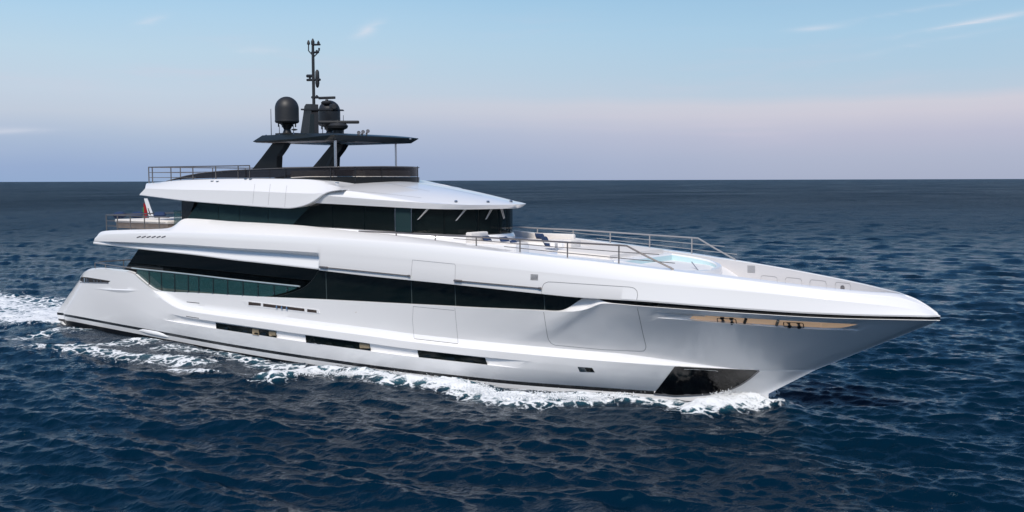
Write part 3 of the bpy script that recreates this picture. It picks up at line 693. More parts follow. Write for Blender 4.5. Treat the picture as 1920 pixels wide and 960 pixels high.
# core behind the panes
sv = np.linspace(0, S_END, 160); X, Y = cab_at(sv, -0.45)
loft('wheelhouse_core', [np.stack([X, np.minimum(Y, 0), zgb(X)-0.3], 1), np.stack([X, np.minimum(Y, 0), zgt(X)+0.1], 1)], CORE, yacht, True, True)
X, Y = cab_at(sv, 0.03); Xi, Yi = cab_at(sv, -0.2); Xo, Yo = cab_at(sv, 0.10)
m_ = sv > s_of_px(590, 425)
for xx in (620, 680, 741, 771.5, 833, 897, 941):
    for mir in (1, -1):
        x_, y_ = cab_at(np.array([s_of_px(xx, 415)]), -0.12); x_, y_ = float(x_[0]), float(y_[0])
        MB().tube([(x_, mir*y_, float(zgb(x_))-0.05), (x_, mir*y_, float(zgt(x_)))], 0.045, 8).make('window_pillar', BLACKM, yacht)
st = lambda A, B, C: np.stack([A, np.minimum(B, 0), C], 1)[m_]
loft('wheelhouse_base', [st(Xo, Yo, zgb(X)-0.45), st(Xo, Yo, zgb(X)-0.16), st(X, Y, zgb(X)-0.03), st(Xi, Yi, zgb(X))], WHITE, yacht, True)
cuts = [s_of_px(344, 393), s_of_px(410, 398), s_of_px(449, 400), s_of_px(503, 404)]
spx = lambda x: s_of_px(x, 415)
edges = [(351, 410, 1.05, 0.0), (410, 449, 0.0, 0.0), (449, 503, 0.0, 0.0), (503, 548, 0.0, 1.35)]
for a_, b_, s0_, s1_ in edges:
    for mir in (False, True): cab_panel('side_window', spx(a_)+0.012, spx(b_)-0.012, GLASS2, zgb, zgt, mirror=mir, slant=(s0_, s1_))
wh = [548, 741, 771.5, 833, 897, 941]
for i in range(len(wh)):
    a_ = spx(wh[i])+0.015
    b_ = (spx(wh[i+1])-0.015) if i+1 < len(wh) else S_END-0.02
    for mir in (False, True): cab_panel('wheelhouse_window', a_, b_, WGLASS if i != 1 else GLASS2, zgb, zgt, mirror=mir, slant=(1.35 if i == 0 else 0.0, 0.0))
# aft end of the cabin: black bulkhead with slanted edge
MB().prism([CM.plane(q, 1, -3.3) for q in ((340.5, 374), (365, 378), (352, 412), (340.5, 412))], (0, 1, 0), 0, 6.6).make('aft_bulkhead', BLACKP, yacht)
for xx in (741, 771.5):
    p = [CM.onplan((xx, y), lambda q: b_cab(q)+0.012) for y in (391, 434.5)]; p[0][0] = p[1][0]; p[0][1] = p[1][1]
    MB().tube(p, 0.012, 6).make('window_trim', STEEL, yacht)
# wipers
for (x0, y0, x1, y1) in ((801, 391.5, 783, 412), (872, 392, 854.5, 414), (920.5, 392, 910.5, 411.5), (939, 391.5, 944.5, 410)):
    a_ = CM.onplan((x0, y0), lambda q: b_cab(q)+0.22); b_ = CM.onplan((x1, y1), lambda q: b_cab(q)+0.05)
    w = MB().tube([a_, b_], 0.014, 6).tube([a_+np.array([0.05, 0.03, 0]), b_+np.array([0.03, 0.02, 0.02])], 0.012, 6).make('windscreen_wiper', pm('bright_wiper_arm', (0.62, 0.6, 0.58), 0.3, 0.6), yacht)

# ================================================================== roof over the wheelhouse
RB, RX0, RXN = 3.80, -18.2, -10.76
def b_roof(x):
    u = np.clip((np.asarray(x, float)-RX0)/(RXN-RX0), 0, 1); return RB*np.maximum(1-u**2.3, 0)**0.56
rl_px = [(575, 380.5), (600, 381.5), (690, 386.3), (760, 390), (836, 393), (880, 394)]
ru_px = [(575, 364), (607, 366.5), (690, 373), (760, 378), (836, 382.5), (880, 384.2)]
Lrl = Line(rl_px, b_roof, 2.0); Lru = Line(ru_px, b_roof, 2.0)
xs = np.r_[np.linspace(-20.5, RX0, 30)[:-1], RX0+(RXN-RX0)*np.sin(np.linspace(0, math.pi/2, 110))]
bb = b_roof(xs)
zl = np.interp(xs, Lrl.g, Lrl.zz); zu = np.interp(xs, Lru.g, Lru.zz)
nose = sstep(xs, -13.5, RXN); zl = zl+nose*0.03; zu = zu-nose*0.01
zc = pchip([-21, -18, -16.8, -15, -13, -11.7, RXN], [7.80, 7.79, 7.74, 7.54, 7.25, 7.02, 6.84])(xs)
rows = [np.stack([xs, -np.maximum(bb-0.8, 0), zl+0.05], 1), np.stack([xs-0.22*nose, -np.maximum(bb-0.10, 0), zl], 1), np.stack([xs-0.04*nose, -np.maximum(bb-0.02, 0), lerp(zl, zu, 0.75)], 1), np.stack([xs, -bb, zu], 1)]
zk = zu+0.30*(1-sstep(xs, -17.6, -12.2))
rows.append(np.stack([xs, -bb*0.985, lerp(zu, zk, 0.5)], 1)); rows.append(np.stack([xs, -bb*0.955, lerp(zu, zk, 0.93)], 1)); rows.append(np.stack([xs, -bb*0.94, zk], 1))
for f in (0.075, 0.12, 0.28, 0.46, 0.64, 0.82, 0.94):
    rows.append(np.stack([xs, -bb*(1-f), zk+(zc-zk)*(1-((1-f)/0.94)**1.75)], 1))
rows.append(np.stack([xs, 0*bb, zc], 1))
roof = loft('wheelhouse_roof', rows, WHITE, yacht, True, True, False, 24)
BVR = bvh_of(roof)
loft('roof_soffit', [np.stack([xs, -np.maximum(bb-0.8, 0), zl+0.05], 1), np.stack([xs, 0*bb, zl+0.05], 1)], WHITE, yacht)
mb = MB()
for p in ([(725, 343), (760, 350), (805, 358.5)], [(648, 357), (700, 361), (760, 367.5), (790, 371)], [(770, 341), (850, 356), (905, 368)]): ribbon(mb, p, 0.022, 0.004, BVR)
mb.make('roof_seam', SEAM, roof)
for x, y in ((855, 379), (915, 379.5), (958, 378.8)):
    h = hit((x, y), BVR)
    if h: MB().lathe(h[0]-Vector((0, 0, 0.02)), [(0.07, 0), (0.07, 0.06), (0.05, 0.09), (0.01, 0.10)], 12).make('roof_lamp', STEEL, roof)

# ================================================================== sundeck fairing
b_f0 = tab((-33, 3.5), (-31, 3.66), (-27, 3.78), (-20, 3.86), (-17, 3.88), (-12, 3.7))
b_f2 = tab((-33, 3.0), (-31, 3.14), (-27, 3.25), (-20, 3.32), (-12, 3.25))
A0 = Line([(262, 366), (300, 371), (340, 376), (440, 384.5), (520, 390), (541, 391), (555, 389.5), (570, 386), (586, 379), (598, 371), (607, 365), (620, 360), (640, 357)], b_f0, 0.25)
A1 = Line([(272, 353.5), (310, 355), (380, 356.3), (476, 358.8), (544, 361.8), (590, 363), (607, 361), (620, 357.5), (640, 355.5)], b_f0, 0.4)
A2 = Line([(275, 343.5), (300, 341.5), (351, 337.5), (463, 335), (565, 336), (598, 338.5), (620, 343), (640, 352)], b_f2, 0.4)
t = np.linspace(0, 1, 220)
a0, a1, a2 = A0.at(t), A1.at(t), A2.at(t)
u0 = a0.copy(); u0[:, 1] += 0.55; u0[:, 2] += 0.03
a0b = a0.copy(); a0b[:, 2] += 0.03; a0b[:, 1] -= 0.02
a1a = lerp(a0, a1, 0.93); a1b = lerp(a1, a2, 0.06); a1b[:, 2] += 0.006
a2b = lerp(a1, a2, 0.6); a2b[:, 2] += 0.05
ax = a2.copy(); ax[:, 1] = 0; ax[:, 2] += 0.02
fair = loft('sundeck_fairing', [u0, a0, a0b, a1a, a1, a1b, a2b, a2, ax], WHITE, yacht, True, True, True, 24)
uc = u0.copy(); uc[:, 1] = 0
loft('fairing_soffit', [u0, uc], WHITE, yacht)
BVF = bvh_of(fair)
mb = MB()
for p in ([(507, 345), (505, 360), (503, 384)], [(478, 345), (476, 359), (474, 382)], [(538, 348), (536, 361), (534, 388)], ): mb = MB(); ribbon(mb, p, 0.014, 0.004, BVF); mb.make('fairing_seam', SEAM, fair)
mb = MB()
for x, y in ((398, 340.5), (408, 341), (461, 336.5), (470, 337), (632, 343.5)):
    h = hit((x, y), BVF)
    if h: MB().box(h[0]+Vector((0, 0, 0.02)), (0.16, 0.08, 0.05), bev=0.015).make('deck_cleat', STEEL, fair)

# ---- sundeck coaming and windscreen (plan: straight sides, rounded front)
WB_, WX0, WXN = 3.05, -20.2, -17.2
def b_ws(x):
    u = np.clip((np.asarray(x, float)-WX0)/(WXN-WX0), 0, 1); return WB_*np.maximum(1-u**2.5, 0)**0.5
wt = Line([(311, 340), (330, 334.5), (351, 329), (392, 322.8), (440, 319), (476, 317.5), (534, 315.2), (620, 313.2), (719, 312)], b_ws, 1.0)
wb = Line([(305, 342), (351, 337), (463, 334.5), (565, 336.5), (600, 340), (652, 343.5), (719, 343.5)], b_ws, 1.0)
xs = np.r_[np.linspace(max(wt.x0, wb.x0)+0.05, WX0, 80)[:-1], WX0+(WXN-WX0)*np.sin(np.linspace(0, math.pi/2, 90))]
zt = np.interp(xs, wt.g, wt.zz); zb = np.interp(xs, wb.g, wb.zz)-0.25
zm = np.where(xs > -22.5, np.minimum(zt-0.03, 7.98+0*xs), zb+0.25+0.02)
zm = lerp(zb+0.27, np.minimum(zt-0.02, 7.97+0*xs), sstep(xs, -22.2, -19.6))
bw = b_ws(xs)
def wrow(db, z): 
    sc = np.maximum(bw-db, 0); return np.stack([xs-(db*0.9)*sstep(xs, WX0, WXN), -sc, z], 1)
loft('sundeck_coaming', [wrow(0.0, zb), wrow(0.0, zm-0.02), wrow(0.10, zm), wrow(0.16, zb)], BLACKM, yacht, True)
ws = loft('sundeck_windscreen', [wrow(0.03, zm+0.02), wrow(0.035, zt-0.01), wrow(0.055, zt-0.01), wrow(0.05, zm+0.02)], SMOKE, yacht, True)
Wp = np.stack([xs, -bw, zt], 1)[xs > -30]; 
mb = MB(); mb.tube(Wp, 0.018, 6); mb.tube(Wp*np.array([1, -1, 1]), 0.018, 6); mb.make('windscreen_rail', RAILM, ws)
for xx in (459, 534, 620, 666, 716, 783):
    p = CM.onplan((xx, 322), lambda q: b_ws(q)+0.01); z1 = np.interp(p[0], xs, zt); z0 = np.interp(p[0], xs, zb)+0.3
    MB().tube([(p[0], p[1], z0), (p[0], p[1], z1)], 0.02, 6).make('windscreen_stanchion', BLACKP, ws)
# sundeck floor and the furniture glimpsed through the glass
MB().prism([(-30.5, -2.85, 7.66), (-20.4, -2.85, 7.66), (-18.4, -2.2, 7.66), (-17.7, -0.9, 7.66), (-17.7, 0.9, 7.66), (-18.4, 2.2, 7.66), (-20.4, 2.85, 7.66), (-30.5, 2.85, 7.66)], (0, 0, 1), 0, 0.05).make('sundeck_floor', TEAK, yacht)
for c, d in (((-18.6, 0.4, 8.0), (0.8, 3.0, 0.5)), ((-20.6, -1.9, 8.02), (2.2, 0.8, 0.45)), ((-22.0, 1.6, 8.0), (1.8, 1.2, 0.5))):
    MB().box(c, d, bev=0.06).make('sundeck_seat', CREAM, yacht)

# ---- hardtop
HZ = 9.62
hb = [(-23.8, 0), (-23.8, -2.55), (-23.65, -2.74), (-21, -2.82), (-18.55, -2.78), (-18.36, -2.62), (-18.3, 0)]
def hring(o, z):
    """outline moved inwards by o; z is a function of x"""
    cx = -21.05; L_ = [(x-o*np.sign(x-cx)*min(1, abs(x-cx)/2.2), y+min(o, 2.5)*(1 if y < -0.01 else 0)) for x, y in hb]
    full = L_+[(x, -y) for x, y in L_[-2:0:-1]]; return np.array([(x, y, z(x)) for x, y in full])
rim = lambda x: 9.585+0.15*float(sstep(x, -22.5, -18.3))
und = lambda x: rim(x)-0.02
def hlow(os_, of_, oa_, z):
    L_ = [(x-of_*float(sstep(x, -19.2, -18.4))+oa_*(1-float(sstep(x, -23.7, -23))), y+(os_ if y < -0.01 else 0)) for x, y in hb]
    full = L_+[(x, -y) for x, y in L_[-2:0:-1]]; return np.array([(x, y, z) for x, y in full])
HT = [hlow(0.30, 0.75, 0.4, 9.535), hlow(0.05, 0.42, 0.15, 9.54), hring(0.0, rim), hring(0.015, lambda x: rim(x)+0.025), hring(0.30, lambda x: 9.87-0.06*float(sstep(x, -20, -18.3))), hring(0.8, lambda x: 9.90-0.05*float(sstep(x, -20, -18.3)))]
n_ = len(HT[0]); V = np.concatenate(HT); F = []
for j in range(len(HT)-1):
    for i in range(n_): F.append((j*n_+i, j*n_+(i+1) % n_, (j+1)*n_+(i+1) % n_, (j+1)*n_+i))
F.append(tuple((len(HT)-1)*n_+i for i in range(n_)))
ht = obj('hardtop', V, F, DGREY, yacht, 20)
u_ = hlow(0.2, 0.65, 0.3, 9.529); obj('hardtop_underside', u_, [tuple(range(n_))[::-1]], pm('pale_underside_panel', (0.34, 0.31, 0.31), 0.4, noise=0.08), ht)
for yy in (-1.35, 1.35):
    MB().box((-19.45, yy, 9.525), (0.9, 0.9, 0.03), bev=0.004).make('skylight_panel', GLASS, ht)
MB().box((-21.6, 0, 9.525), (2.2, 2.2, 0.03), bev=0.004).make('skylight_panel', GLASS, ht)
# legs
for sgn in (-1, 1):
    yy = -1.65
    pz = [(483, 318), (500, 297), (523, 267), (546, 268.5), (540, 279), (530, 293), (529, 318)]
    P = [CM.plane(q_, 1, yy) for q_ in pz]; P = [np.array([p[0], sgn*p[1]*1.0, p[2]]) for p in P]
    lg = MB().prism(P, (0, -sgn, 0), -0.0, 0.34).make('hardtop_leg', BLACKM, yacht)
    ins = [np.array([p[0], p[1]+sgn*0.004, p[2]]) for p in [lerp(P[0], P[6], 0.55), lerp(P[2], P[3], 0.45), lerp(P[2], P[3], 0.6), lerp(P[0], P[6], 0.70)]]
    MB().prism(ins, (0, sgn, 0), 0, 0.012).make('leg_trim', DGREY, lg)
# posts
for (xx, y0, y1, yy) in ((628.5, 264, 318, -2.3), (742, 269, 318, 2.3)):
    a_ = CM.plane((xx, y0), 1, yy); b_ = CM.plane((xx, y1), 1, yy); b_ = np.array([a_[0], a_[1], b_[2]-0.25]); a_[2] = 9.53
    MB().tube([b_, a_], 0.06 if yy < 0 else 0.05, 12).make('hardtop_post', STEEL, yacht)

# ---- mast
MX = CM.plane((588.5, 200), 1, 0.0)[0]
mz = lambda y: CM.plane((588, y), 1, 0.0)[2]
px_m = lambda n: n/ (FPX/CM.depth((MX, 0, 10)))     # pixels to metres at the mast
mast = MB().prism([CM.plane(q_, 1, 0.0) for q_ in ((571, 254), (577, 215), (579, 200), (582, 195.5), (592, 195.5), (593, 254))], (0, 1, 0), -0.28, 0.16).make('mast', BLACKP, yacht)
MB().prism([CM.plane(q_, 1, -0.285) for q_ in ((580, 251), (582, 214), (589, 214), (589.5, 251))], (0, 1, 0), -0.012, 0).make('mast_panel', DGREY, mast)
MB().tube([(MX, 0, mz(200)), (MX, 0, mz(110)), (MX, 0, mz(75))], [0.075, 0.07, 0.06], 12).make('mast_pole', DGREY2, mast)
def mpt(x, y, yy=0.0): return CM.plane((x, y), 1, yy)
MB().lathe((MX, 0, mz(84)), [(0.06, 0), (0.085, 0.02), (0.085, 0.16), (0.06, 0.2), (0.03, 0.28), (0.01, 0.30)], 12).make('masthead_lamp', DGREY2, mast)
mb = MB(); mb.tube([mpt(588, 106), mpt(578.5, 95), mpt(578.5, 84)], 0.028, 8); mb.lathe(mpt(578.5, 84), [(0.04, 0), (0.075, 0.03), (0.065, 0.12), (0.03, 0.2), (0.01, 0.22)], 12); mb.make('mast_antenna', DGREY2, mast)
mb = MB(); mb.tube([mpt(588, 107), mpt(597, 98), mpt(598.3, 94)], 0.028, 8); mb.lathe(mpt(598.3, 95), [(0.04, 0), (0.045, 0.12), (0.02, 0.13)], 10); mb.make('mast_antenna', DGREY2, mast)
mb = MB(); mb.tube([mpt(585, 84), mpt(600, 83.5)], 0.045, 8); mb.lathe(mpt(597, 83), [(0.06, 0), (0.06, 0.1), (0.03, 0.12), (0.03, 0.16)], 10); mb.make('mast_lamp', DGREY2, mast)
mb = MB(); mb.tube([mpt(584.5, 98.5), mpt(597, 98)], 0.05, 8); mb.lathe(mpt(594, 98.5), [(0.05, 0), (0.05, 0.1), (0.03, 0.12)], 10); mb.make('mast_crosstree', DGREY2, mast)
mb = MB(); mb.tube([mpt(576, 142.5), mpt(587, 142.5)], 0.075, 8); mb.tube([mpt(576, 150), mpt(600, 149.5)], 0.06, 8); mb.tube([mpt(581, 143), mpt(581, 150)], 0.05, 8); mb.make('mast_crosstree', DGREY2, mast)
c_ = mpt(595, 147.5); MB().lathe(c_-np.array([0, 0, 0.42]), [(0.03, 0), (0.07, 0.06), (0.10, 0.22), (0.085, 0.34), (0.10, 0.42), (0.09, 0.74), (0.05, 0.82), (0.01, 0.84)], 14).make('searchlight', DGREY2, mast)
mb = MB(); mb.tube([mpt(585, 182.5), mpt(596.5, 182.5)], 0.06, 8); mb.lathe(mpt(594, 183), [(0.05, 0), (0.05, 0.1), (0.02, 0.12)], 10); mb.make('mast_crosstree', DGREY2, mast)
# radar platform and radars
def radar(name_px, bar, ped, yy, rr):
    x, y0, y1 = ped; base = mpt(x, y1, yy); top = mpt(x, y0, yy); top = np.array([base[0], base[1], top[2]]); h = top[2]-base[2]
    rd = MB().lathe(base, [(rr*0.45, 0), (rr*0.5, h*0.15), (rr, h*0.35), (rr*1.05, h*0.55), (rr*0.8, h*0.75), (rr*0.3, h*0.82), (rr*0.25, h)], 16).make('radar', DGREY2, mast)
    a_, b_ = mpt(*bar[0], yy), mpt(*bar[1], yy); c = (a_+b_)/2; c = np.array([top[0], top[1], top[2]+0.05]); d = b_-a_
    L_ = np.linalg.norm(d); rz = math.atan2(d[1], d[0])
    return rd, c, L_
rd, c, L_ = radar('r', ((600, 184), (630.5, 180)), (613, 186.5, 199), 0.0, 0.26)
dv = CM.R*0.93-np.array([0, 0, 0])+np.array([0.25, -0.25, 0]); dv = np.array([dv[0], dv[1], 0]); dv /= np.linalg.norm(dv)
tp = np.array([mpt(613, 185, 0.0)[0], 0.0, mpt(613, 183.5)[2]])
MB().box((tp[0], tp[1], tp[2]), (0.86, 0.12, 0.12), rz=math.atan2(dv[1], dv[0]), bev=0.03).make('scanner_bar', DGREY2, rd)
MB().prism([mpt(x, 207.5) for x in (576, 634)]+[mpt(x, 204.5) for x in (632, 576)], (0, 1, 0), -0.4, 0.4).make('radar_platform', DGREY2, mast)
rp = mpt(626, 201.5, -0.2); MB().box(rp, (0.36, 0.3, 0.34), bev=0.08).tube([rp+np.array([0.12, -0.1, 0.02]), rp+np.array([0.22, -0.2, 0.02])], 0.1, 12).make('floodlight', DGREY2, mast)
rd2 = MB().lathe(mpt(634, 251, -0.6), [(0.22, 0), (0.24, 0.16), (0.42, 0.25), (0.46, 0.36), (0.36, 0.46), (0.12, 0.5), (0.10, 0.62)], 18).make('radar', DGREY2, yacht)
tp = mpt(635, 229, -0.6)
MB().box(tp, (1.85, 0.16, 0.14), rz=math.atan2(CM.R[1], CM.R[0])+0.05, bev=0.05).make('scanner_bar', DGREY2, rd2)
xa_, xb_ = mpt(522, 252, -1.7)[0], mpt(652, 252, 1.7)[0]; MB().box(((xa_+xb_)/2, 0, 9.92), (xb_-xa_, 3.8, 0.12), bev=0.02).make('mast_base_plate', DGREY2, yacht)
# satellite domes
for (xc, yt, yb, yb2, w, yy) in ((538.3, 181, 233, 250, 45, -1.9), (618, 188, 238, 252, 41, 1.9)):
    c0 = mpt(xc, yb, yy); top = mpt(xc, yt, yy); H_ = top[2]-c0[2]; rr = w/2*CM.depth(c0)/FPX; zb_ = mpt(xc, yb2, yy)[2]
    prof = [(rr*0.55, 0), (rr*0.93, 0.06), (rr*1.0, 0.12), (rr*1.0, 0.17), (rr*0.985, 0.18), (rr*0.985, H_-rr)]
    prof += [(rr*0.985*math.cos(a), H_-rr+rr*math.sin(a)) for a in np.linspace(0.1, math.pi/2-0.02, 12)]
    dm = MB().lathe(c0, prof, 32).make('satellite_dome', DGREY2, yacht)
    hz = c0[2]-zb_
    mb = MB().lathe((c0[0], c0[1], zb_-0.03), [(0.30, 0), (0.20, 0.06), (0.15, hz*0.5), (0.24, hz*0.9), (0.3, hz+0.04)], 14)
    for a in range(6): mb.tube([(c0[0]+0.38*math.cos(a), c0[1]+0.38*math.sin(a), c0[2]-0.12), (c0[0]+0.38*math.cos(a), c0[1]+0.38*math.sin(a), c0[2]+0.05)], 0.03, 6)
    mb.make('dome_pedestal', DGREY2, dm)
# horns, whip aerials, small lamps
for i, (x, y) in enumerate(((672, 250), (680, 248.5), (689, 247))):
    p = mpt(x, y, -0.9+0.1*i)
    MB().lathe(p, [(0.025, -0.30), (0.03, -0.1), (0.05, 0.04), (0.085, 0.10), (0.07, 0.085)], 12, ax=(0.75, -0.5, 0.22)).tube([p, p-np.array([0.1, 0, 0.25])], 0.03, 6).make('horn', RAILM, ht)
for x, y0, y1, yy in ((508.8, 204, 256, -2.3), (524, 235, 255, -2.2), (550.5, 235, 253, -1.9), (644.3, 216, 254, 1.2), (605, 228, 253, 0.8)):
    a_, b_ = mpt(x, y1, yy), mpt(x, y0, yy); b_ = np.array([a_[0], a_[1], b_[2]]); a_[2] -= 0.12
    wh_ = MB().tube([a_, b_], [0.02, 0.012], 6).make('whip_aerial', DGREY2, ht)
    MB().lathe((a_[0], a_[1], a_[2]+0.05), [(0.05, 0), (0.05, 0.08), (0.025, 0.14)], 8).make('aerial_base', STEEL, wh_)
p = mpt(552, 245, -1.9); MB().lathe(p, [(0.03, 0), (0.14, 0.03), (0.14, 0.06), (0.03, 0.09)], 12).make('gps_disc', DGREY2, ht)
for x, y in ((499, 255.5), (769, 260.5)):
    MB().lathe(mpt(x, y+1, -1.9 if x < 600 else 0.6), [(0.05, 0), (0.05, 0.07), (0.02, 0.1)], 10).make('hardtop_lamp', STEEL, ht)

# ================================================================== railings
def railing(name, tops, bars, posts, r=0.022, rp=0.02, mat=RAILM):
    rl = MB().tube(tops, r, 8).make(name, mat, yacht)
    for b_ in bars: MB().tube(b_, 0.014, 6).make('rail_wire', mat, rl)
    for a_, b_ in posts: MB().tube([a_, b_], rp, 6).make('rail_post', mat, rl)
    return rl
def T3(x):
    x = float(x); return np.array([x, -float(b_T(x))+0.09, float(L_T.z(x))])
# foredeck rails: both sides, traced on the starboard side
bt_in = lambda x: np.maximum(b_T(x)-0.09, 0)
rtp = [(673, 433.5), (757, 437.2), (816, 441), (893, 444.2), (975, 449), (1064, 454.5), (1160, 459.8), (1175, 460.8), (1213, 481), (1258, 502.5), (1263, 505.5)]
P = np.array([CM.onplan(q_, bt_in) for q_ in rtp]); 
sm = P.copy()
for sgn in (1, -1):
    Q = P*np.array([1, sgn, 1]); posts = []; 
    for xx, yt in ((674, 433.6), (743, 436.6), (816, 441), (893, 444.2), (975, 449), (1064, 454.5), (1160.5, 459.8)):
        a_ = CM.onplan((xx, yt), bt_in); b_ = T3(a_[0]); b_ = np.array([a_[0], a_[1], b_[2]-0.03]); posts.append((a_*np.array([1, sgn, 1]), b_*np.array([1, sgn, 1])))
    bars = []
    for f, xa, xb in ((0.36, -11.3, -2.9), (0.70, -9.0, -2.35)):
        xs_ = np.linspace(xa, xb, 20); zt_ = np.interp(xs_, P[:, 0], P[:, 2]); zd = L_T.z(xs_)
        zt0 = np.interp(np.minimum(xs_, P[7, 0]), P[:, 0], P[:, 2])
        zz = zt0+(zd-zt0)*f; bars.append([np.array([x, sgn*-(bt_in(x)), z]) for x, z in zip(xs_, zz)])
    railing('foredeck_rail', list(Q), bars, posts, 0.032, 0.028, RAILM if sgn > 0 else pm('bright_rail_tube', (0.40, 0.38, 0.37), 0.35, 0.3))
# sundeck aft rail
def yline(pts, yy): return [CM.plane(q_, 1, yy) for q_ in pts]
zr = CM.plane((277, 313.5), 1, -3.1)[2]
a_ = CM.plane((277, 313.5), 1, -3.1); xa = a_[0]; zd = CM.plane((277, 343), 1, -3.1)[2]
tops = [np.array([-24.4, 2.95, zr]), np.array([xa, 2.95, zr]), np.array([xa, -3.05, zr]), np.array([-23.6, -3.0, zr])]
posts = [(np.array([x, y, zr]), np.array([x, y, zd])) for x, y in ((xa, -3.05), (xa+0.08, -2.9), (-29.4, -3.04), (-27.7, -3.03), (-26.0, -3.02), (-24.4, -3.0), (-23.6, -3.0), (xa, -1.2), (xa, 0.8), (xa, 2.95), (-29.2, 2.95), (-27.0, 2.95), (-25, 2.95))]
bars = [[np.array([p[0], p[1], zr-(zr-zd)*f]) for p in ([np.array([-29.0, 2.95]), np.array([xa, 2.95]), np.array([xa, -3.05]), np.array([-27.5 if f > .5 else -25.5, -3.03])])] for f in (0.34, 0.66)]
railing('sundeck_rail', tops, bars, posts, 0.028, 0.028)
# upper deck aft rail
zt_ = CM.plane((199, 403), 1, -3.75)[2]; x0_ = CM.plane((199, 403), 1, -3.75)[0]; zd = CM.plane((199, 434), 1, -3.75)[2]
tops = [np.array([-28.3, 3.7, zt_+0.06]), np.array([x0_, 3.65, zt_]), np.array([x0_, -3.75, zt_]), np.array([-28.6, -3.78, zt_-0.02])]
posts = [(np.array([x, y, zt_]), np.array([x, y, zd-0.05])) for x, y in ((x0_, -3.75), (-32.9, -3.76), (-31.8, -3.76), (-30.6, -3.77), (-29.4, -3.78), (x0_, -1.6), (x0_, 0.4), (x0_, 2.0), (x0_, 3.65), (-32, 3.68), (-30, 3.7))]
bars = [[np.array([p[0], p[1], zt_-(zt_-zd)*f]) for p in ((-28.4, 3.7), (x0_, 3.65), (x0_, -3.75), (-28.9, -3.78))] for f in (0.35, 0.66)]
railing('upper_deck_rail', tops, bars, posts, 0.028, 0.028)
# main deck stern rail
zt_ = CM.plane((174, 492), 1, -3.4)[2]; x0_ = CM.plane((174, 492), 1, -3.4)[0]; zd = CM.plane((174, 505), 1, -3.4)[2]
tops = [np.array([-31.0, 3.3, zt_+0.1]), np.array([x0_+0.3, 3.2, zt_]), np.array([x0_, 2.6, zt_]), np.array([x0_, -3.0, zt_]), np.array([x0_+0.3, -3.45, zt_]), CM.onplan((247, 502.5), b_rail)]
posts = [(np.array([x, y, zt_]), np.array([x, y, zd-0.1])) for x, y in ((x0_+0.2, -3.4), (x0_+1.4, -3.55), (x0_, -1.6), (x0_, 0.2), (x0_, 2.0), (x0_+1.2, 3.25))]
railing('stern_rail', tops, [], posts, 0.028, 0.024)
MB().box((x0_+1.3, 1.0, zd+0.08), (0.8, 2.4, 0.7), bev=0.08).make('aft_settee', CREAM, yacht)
MB().box((x0_+3.1, 2.4, zd+0.1), (2.2, 0.9, 0.75), bev=0.08).make('aft_settee', CREAM, yacht)

# ================================================================== aft upper deck lounge
zA = float(CM.plane((260, 430), 1, -3.8)[2])
pad_x0, pad_x1 = -33.6, -29.3
pad = MB().box(((pad_x0+pad_x1)/2, -0.7, zA+0.16), (pad_x1-pad_x0, 5.4, 0.34), bev=0.05).make('sunpad_base', pm('weathered_teak', (0.21, 0.165, 0.135), rough=0.6, noise=0.25, nscale=14, stretch=(0.3, 6, 6)), yacht)
MB().box(((pad_x0+pad_x1)/2, -0.7, zA+0.36), (pad_x1-pad_x0+0.1, 5.5, 0.16), bev=0.06).make('mattress', CREAM, pad)
MB().box((-28.75, -3.2, zA+0.5), (0.5, 0.06, 0.9)).make('glass_screen', TINT, yacht)
def cushion(name, c, d, label, rz=0, ry=0, rx=0, parent=None):
    """a pillow: thick in the middle, thin at its edges"""
    n = 12; V = []; F = []
    for s in (1, -1):
        for i in range(n+1):
            for j in range(n+1):
                u, v = 2*i/n-1, 2*j/n-1; h = (max(0, 1-u**4)*max(0, 1-v**4))**0.55
                pin = 1-0.07*(1-abs(u)**2)*abs(v)**3-0.0; pin2 = 1-0.07*(1-abs(v)**2)*abs(u)**3
                V.append(Vector((u*d[0]/2*pin2, v*d[1]/2*pin, s*h*d[2]/2)))
    k = (n+1)**2
    for s in range(2):
        for i in range(n):
            for j in range(n):
                a = s*k+i*(n+1)+j; f = (a, a+n+1, a+n+2, a+1); F.append(f if s == 0 else f[::-1])
    m = Matrix.Rotation(rz, 4, 'Z') @ Matrix.Rotation(ry, 4, 'Y') @ Matrix.Rotation(rx, 4, 'X')
    o = obj(name, [m @ v for v in V], F, NAVY, None, 60); o.location = tuple(map(float, c))
    tag(o, label, 'cushion', 'navy scatter cushions on the decks'); return o
zc_ = zA+0.44
def on_z(px, z): return CM.plane(px, 2, z)
for px_, w, lab in (((225, 418), 1.25, 'long navy cushion at the stern end of the upper deck sunpad'), ((259, 416.5), 1.5, 'navy bolster on the upper deck sunpad in front of the white flagstaff'), ((300, 413), 1.2, 'navy cushion on the upper deck sunpad nearest the cabin')):
    p = CM.plane(px_, 1, -1.9 if px_[0] < 240 else (-1.2 if px_[0] < 280 else -0.6))
    cushion('cushion', (p[0], p[1], zc_+0.13), (0.62, w, 0.34), lab, rz=0.9)
